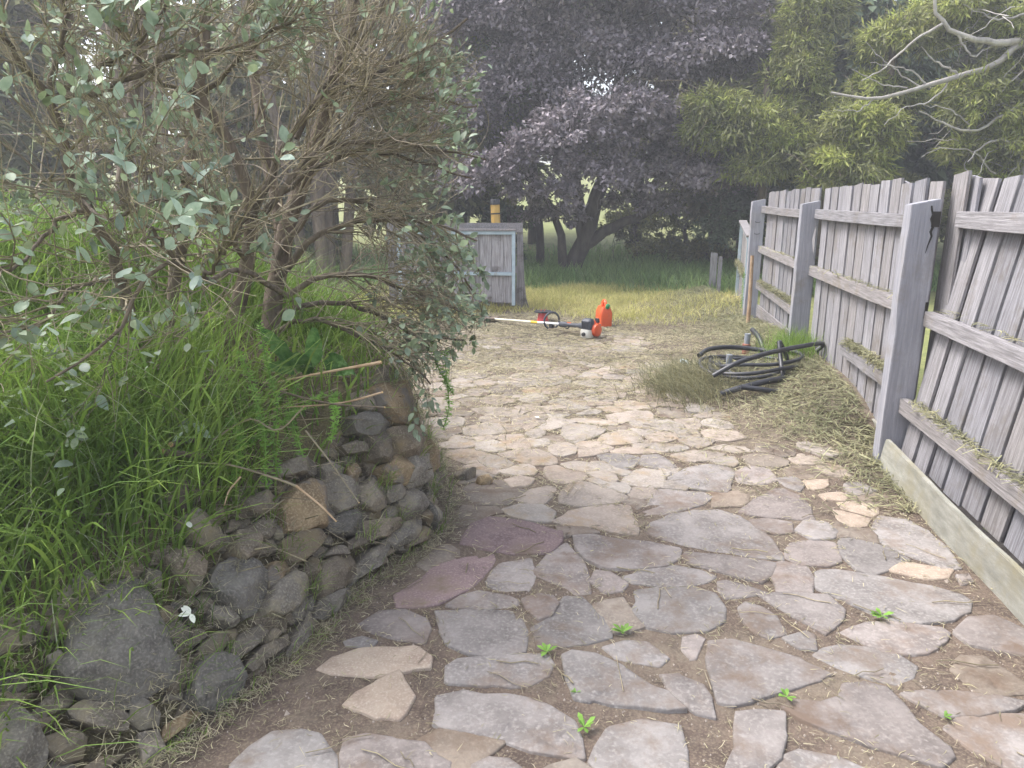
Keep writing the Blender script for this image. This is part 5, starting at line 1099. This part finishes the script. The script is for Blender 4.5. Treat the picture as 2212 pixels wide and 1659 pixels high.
t4 = tree('bare_limbed_tree', 'tree at the far right with long pale bare limbs and green tufts', b4, [([b4-np.array([0, 0, .1]), b4+np.array([-.1, 0, 1.2]), b4+np.array([-.05, 0, 2.4]), b4+np.array([.2, 0, 4.2])], .20, .10)],
     [CL(*a) for a in ((2130,235,11.4,80,55),(2180,310,11.4,75,55),(2100,185,11.5,60,40),(2220,160,11.5,80,60),(2150,375,11.6,85,30),(2080,330,11.5,50,40),(2090,20,11.6,70,40),(2190,60,11.6,60,40),(2290,250,11.3,90,90),(2300,80,11.3,90,80))], 17000, .15, .026, .6, M['yellow'], M['bark_pale'], lm2=M['olive'], tuft=55, sprd=.12)
for pl, r0 in (([(2260,80,11.2),(2190,102,11.2),(2135,148,11.2),(2065,165,11.2),(1985,188,11.2),(1890,214,11.3),(1795,200,11.4)], .055), ([(2240,92,11.2),(2130,90,11.2),(2075,75,11.2),(2035,50,11.2),(2015,-20,11.2)], .06), ([(2035,52,11.2),(1975,90,11.2),(1905,150,11.3),(1860,175,11.3)], .022),
               ([(2080,165,11.2),(2020,130,11.2),(1990,100,11.2)], .02), ([(2230,210,11.1),(2150,260,11.1),(2100,285,11.1),(2040,265,11.1),(1985,240,11.1)], .03), ([(2070,76,11.2),(2100,120,11.2),(2140,100,11.2)], .018), ([(2010,190,11.2),(1960,150,11.2),(1880,135,11.2)], .014),
               ([(2230,330,11.1),(2180,305,11.1),(2130,310,11.1),(2090,350,11.1)], .03), ([(1960,190,11.3),(1900,180,11.3),(1840,150,11.3)], .013), ([(2100,285,11.1),(2060,240,11.1),(1990,225,11.1)], .014), ([(2230,130,11.1),(2150,210,11.1),(2100,240,11.1)], .015), ([(1890,214,11.3),(1850,240,11.3),(1800,235,11.3)], .012), ([(2060,165,11.2),(2010,215,11.2),(1950,235,11.2),(1910,270,11.3)], .016), ([(1990,188,11.2),(1930,150,11.3),(1870,90,11.4)], .012), ([(2230,30,11.2),(2150,40,11.2),(2080,10,11.2)], .02), ([(2150,375,11.2),(2100,330,11.2),(2040,320,11.2),(1990,340,11.2)], .014)):
    pts = resample([P(*q) for q in pl], 14); pts[1:-1] += rng.normal(0, .012, (12, 3)); V, f = tubes(pts[None]-b4, np.linspace(r0, r0*.3, 14)[None], 7); link('limb', np_mesh('limb', V, [f]), M['bark_pale'], t4)
# dark understorey and backdrop
def bush(u, v, Y_, ru, rv, lm, label, n=9000, L=.09, W=.045, hang=.2):
    c = P(u, v, Y_); s_ = Y_/FPX; b = np.array([c[0], c[1], float(hill(c[0], c[1]))]); cl = []
    for k in range(9):
        a_ = rng.uniform(0, 6.28); rr_ = rng.uniform(.2, .75); zc = rng.uniform(b[2]+.3, c[2]+rv*s_*.6); cl.append((c[0]+math.cos(a_)*ru*s_*rr_, c[1]+math.sin(a_)*ru*s_*rr_*.6, zc, ru*s_*.42, ru*s_*.42, max(.3, rv*s_*.45)))
    tree('bush', label, b, [([b-np.array([0, 0, .1]), b+np.array([.05, 0, .5]), c+np.array([0, 0, rv*s_*.4])], .07, .03)], cl, n, L, W, hang, lm, M['bark_dark'], limb_r=.02)
bush(1480, 470, 16.5, 130, 70, M['olive'], 'olive green bush under the right side of the plum', 9000)
bush(1620, 440, 14.5, 110, 110, M['dkgreen'], 'dark green bush behind the open gate at the fence end', 11000)
bush(1740, 400, 13.8, 110, 80, M['dkgreen'], 'dark green bush behind the far fence bay', 9000)
bush(1900, 420, 13.4, 120, 70, M['olive'], 'olive green bush behind the middle fence bay', 9000)
bush(2090, 430, 13.2, 140, 70, M['olive'], 'olive green bush behind the near leaning fence bay', 9000)
bush(1370, 500, 17.5, 70, 50, M['olive'], 'small pale green bush between the plum trunks and the big bush', 4500)
bush(1090, 500, 16.0, 60, 60, M['dkgreen'], 'dark bush between the yellow post and the plum trunks', 5000)
def backtree(x, y, ht, rw, lm, label, low=.12, n=15000, L=.30, W=.13, hang=.5, bm_='bark_dark', thin=1.0, multi=1):
    b = np.array([x, y, float(hill(x, y))]); cl = []
    for k in range(int(22*thin)):
        zz = b[2]+ht*rng.uniform(low, 1.0); f_ = math.sin(math.pi*min(.95, .25+.72*(zz-b[2])/ht)); a_ = rng.uniform(0, 6.28); r_ = rw*f_*rng.uniform(.15, .85); cl.append((x+math.cos(a_)*r_, y+math.sin(a_)*r_*.7, zz, rw*.45, rw*.45, rw*.4))
    st_ = []
    for j in range(multi):
        ox, oy = (0, 0) if multi == 1 else rng.normal(0, .35, 2); st_.append(([b+np.array([ox*.4, oy*.4, -.1]), b+np.array([ox, oy, ht*.35]), b+np.array([ox*2+rng.normal(0, .15), oy*1.5, ht*.7]), b+np.array([ox*2.6+rng.normal(0, .2), oy*2, ht])], .17 if multi == 1 else .10, .05))
    tree('background_tree', label, b, st_, cl, n, L, W, hang, lm, M[bm_], limb_r=.04, group='trees far behind the garden')
BT = [(11.5, 17.5, 8.5, 2.6, 'olive', 'tall olive tree at the far right behind the pale limbs'), (8.6, 18.5, 9, 2.5, 'greybrown', 'tall grey brown tree behind the yellow green tree over the fence'), (6.0, 19, 9.5, 2.4, 'dkgreen', 'tall dark green tree right of the plum crown top'),
      (3.4, 20, 9.5, 2.6, 'greybrown', 'tall grey brown tree behind the plum crown'), (.6, 20.5, 9.5, 2.6, 'dkgreen', 'tall dark tree directly behind the plum trunk'), (-2.0, 20, 9.5, 2.6, 'greybrown', 'tall grey brown tree behind the left gate'),
      (-4.4, 18, 9, 2.2, 'greybrown', 'grey brown tree behind the right edge of the shrub'), (-12.0, 16, 6.0, 2.6, 'olive', 'olive tree at the far left behind the shrub'), (-9.3, 14, 5.4, 2.0, 'olive', 'olive tree left behind the leafy shrub branches'), (14.5, 20, 9, 3.0, 'dkgreen', 'dark tree beyond the right frame edge over the fence'), (-15.5, 19, 9.5, 3, 'olive', 'olive tree beyond the far left of the bank')]
BT += [(4.6, 16.6, 5.4, 2.0, 'greybrown', 'mid height grey brown tree between plum and yellow green trees'), (7.4, 15.6, 5.2, 2.0, 'dkgreen', 'mid height dark tree behind the middle fence bay'), (9.9, 14.6, 5.0, 1.9, 'olive', 'mid height olive tree behind the pale limbs'),
      (-1.2, 17.0, 5.0, 1.9, 'olive', 'mid height olive tree behind the capped post'), (-7.4, 19, 5.6, 2.2, 'greybrown', 'grey brown tree far behind the shrub trunks'), (-5.6, 15.5, 4.0, 1.8, 'olive', 'low olive tree behind the left end of the gate'), (-9.5, 11.5, 4.6, 1.8, 'olive', 'low olive tree behind the bank grass')]
for a in BT: backtree(*a[:4], M[a[4]], a[5], low=.2 if -5 < a[0] < 5 else .12)
backtree(-6.6, 13.5, 9, 1.7, M['greybrown'], 'bare many stemmed tree seen through the shrub, sky behind it', n=3800, L=.10, W=.04, thin=.8, multi=7, bm_='bark_red')
backtree(-3.3, 12.5, 8.5, 1.5, M['greybrown'], 'many stemmed brown tree behind the shrub twigs', n=6000, L=.10, W=.04, thin=.9, multi=6, bm_='bark_red')
backtree(-4.8, 9.8, 7.5, 1.3, M['olive'], 'sparse olive tree close behind the shrub trunks', n=4200, L=.08, W=.035, thin=.8, multi=5, bm_='bark_red')

# ------------------------------------------------------------------ thin volume added to imitate the pale veil of lens glare
hm = bpy.data.materials.new('glare_veil'); hm.use_nodes = True; hn = hm.node_tree; hn.nodes.clear()
ho = hn.nodes.new('ShaderNodeOutputMaterial'); hv = hn.nodes.new('ShaderNodeVolumePrincipled')
hv.inputs['Color'].default_value = (.93, .95, 1, 1); hv.inputs['Density'].default_value = .0062; hv.inputs['Anisotropy'].default_value = .2
hn.links.new(hv.outputs[0], ho.inputs['Volume'])
MB().box((-64, -34, -1.6), (64, 74, 15)).build('glare_veil', hm, kind='stuff', label='thin pale volume added over the garden to imitate lens glare', cat='glare_veil')
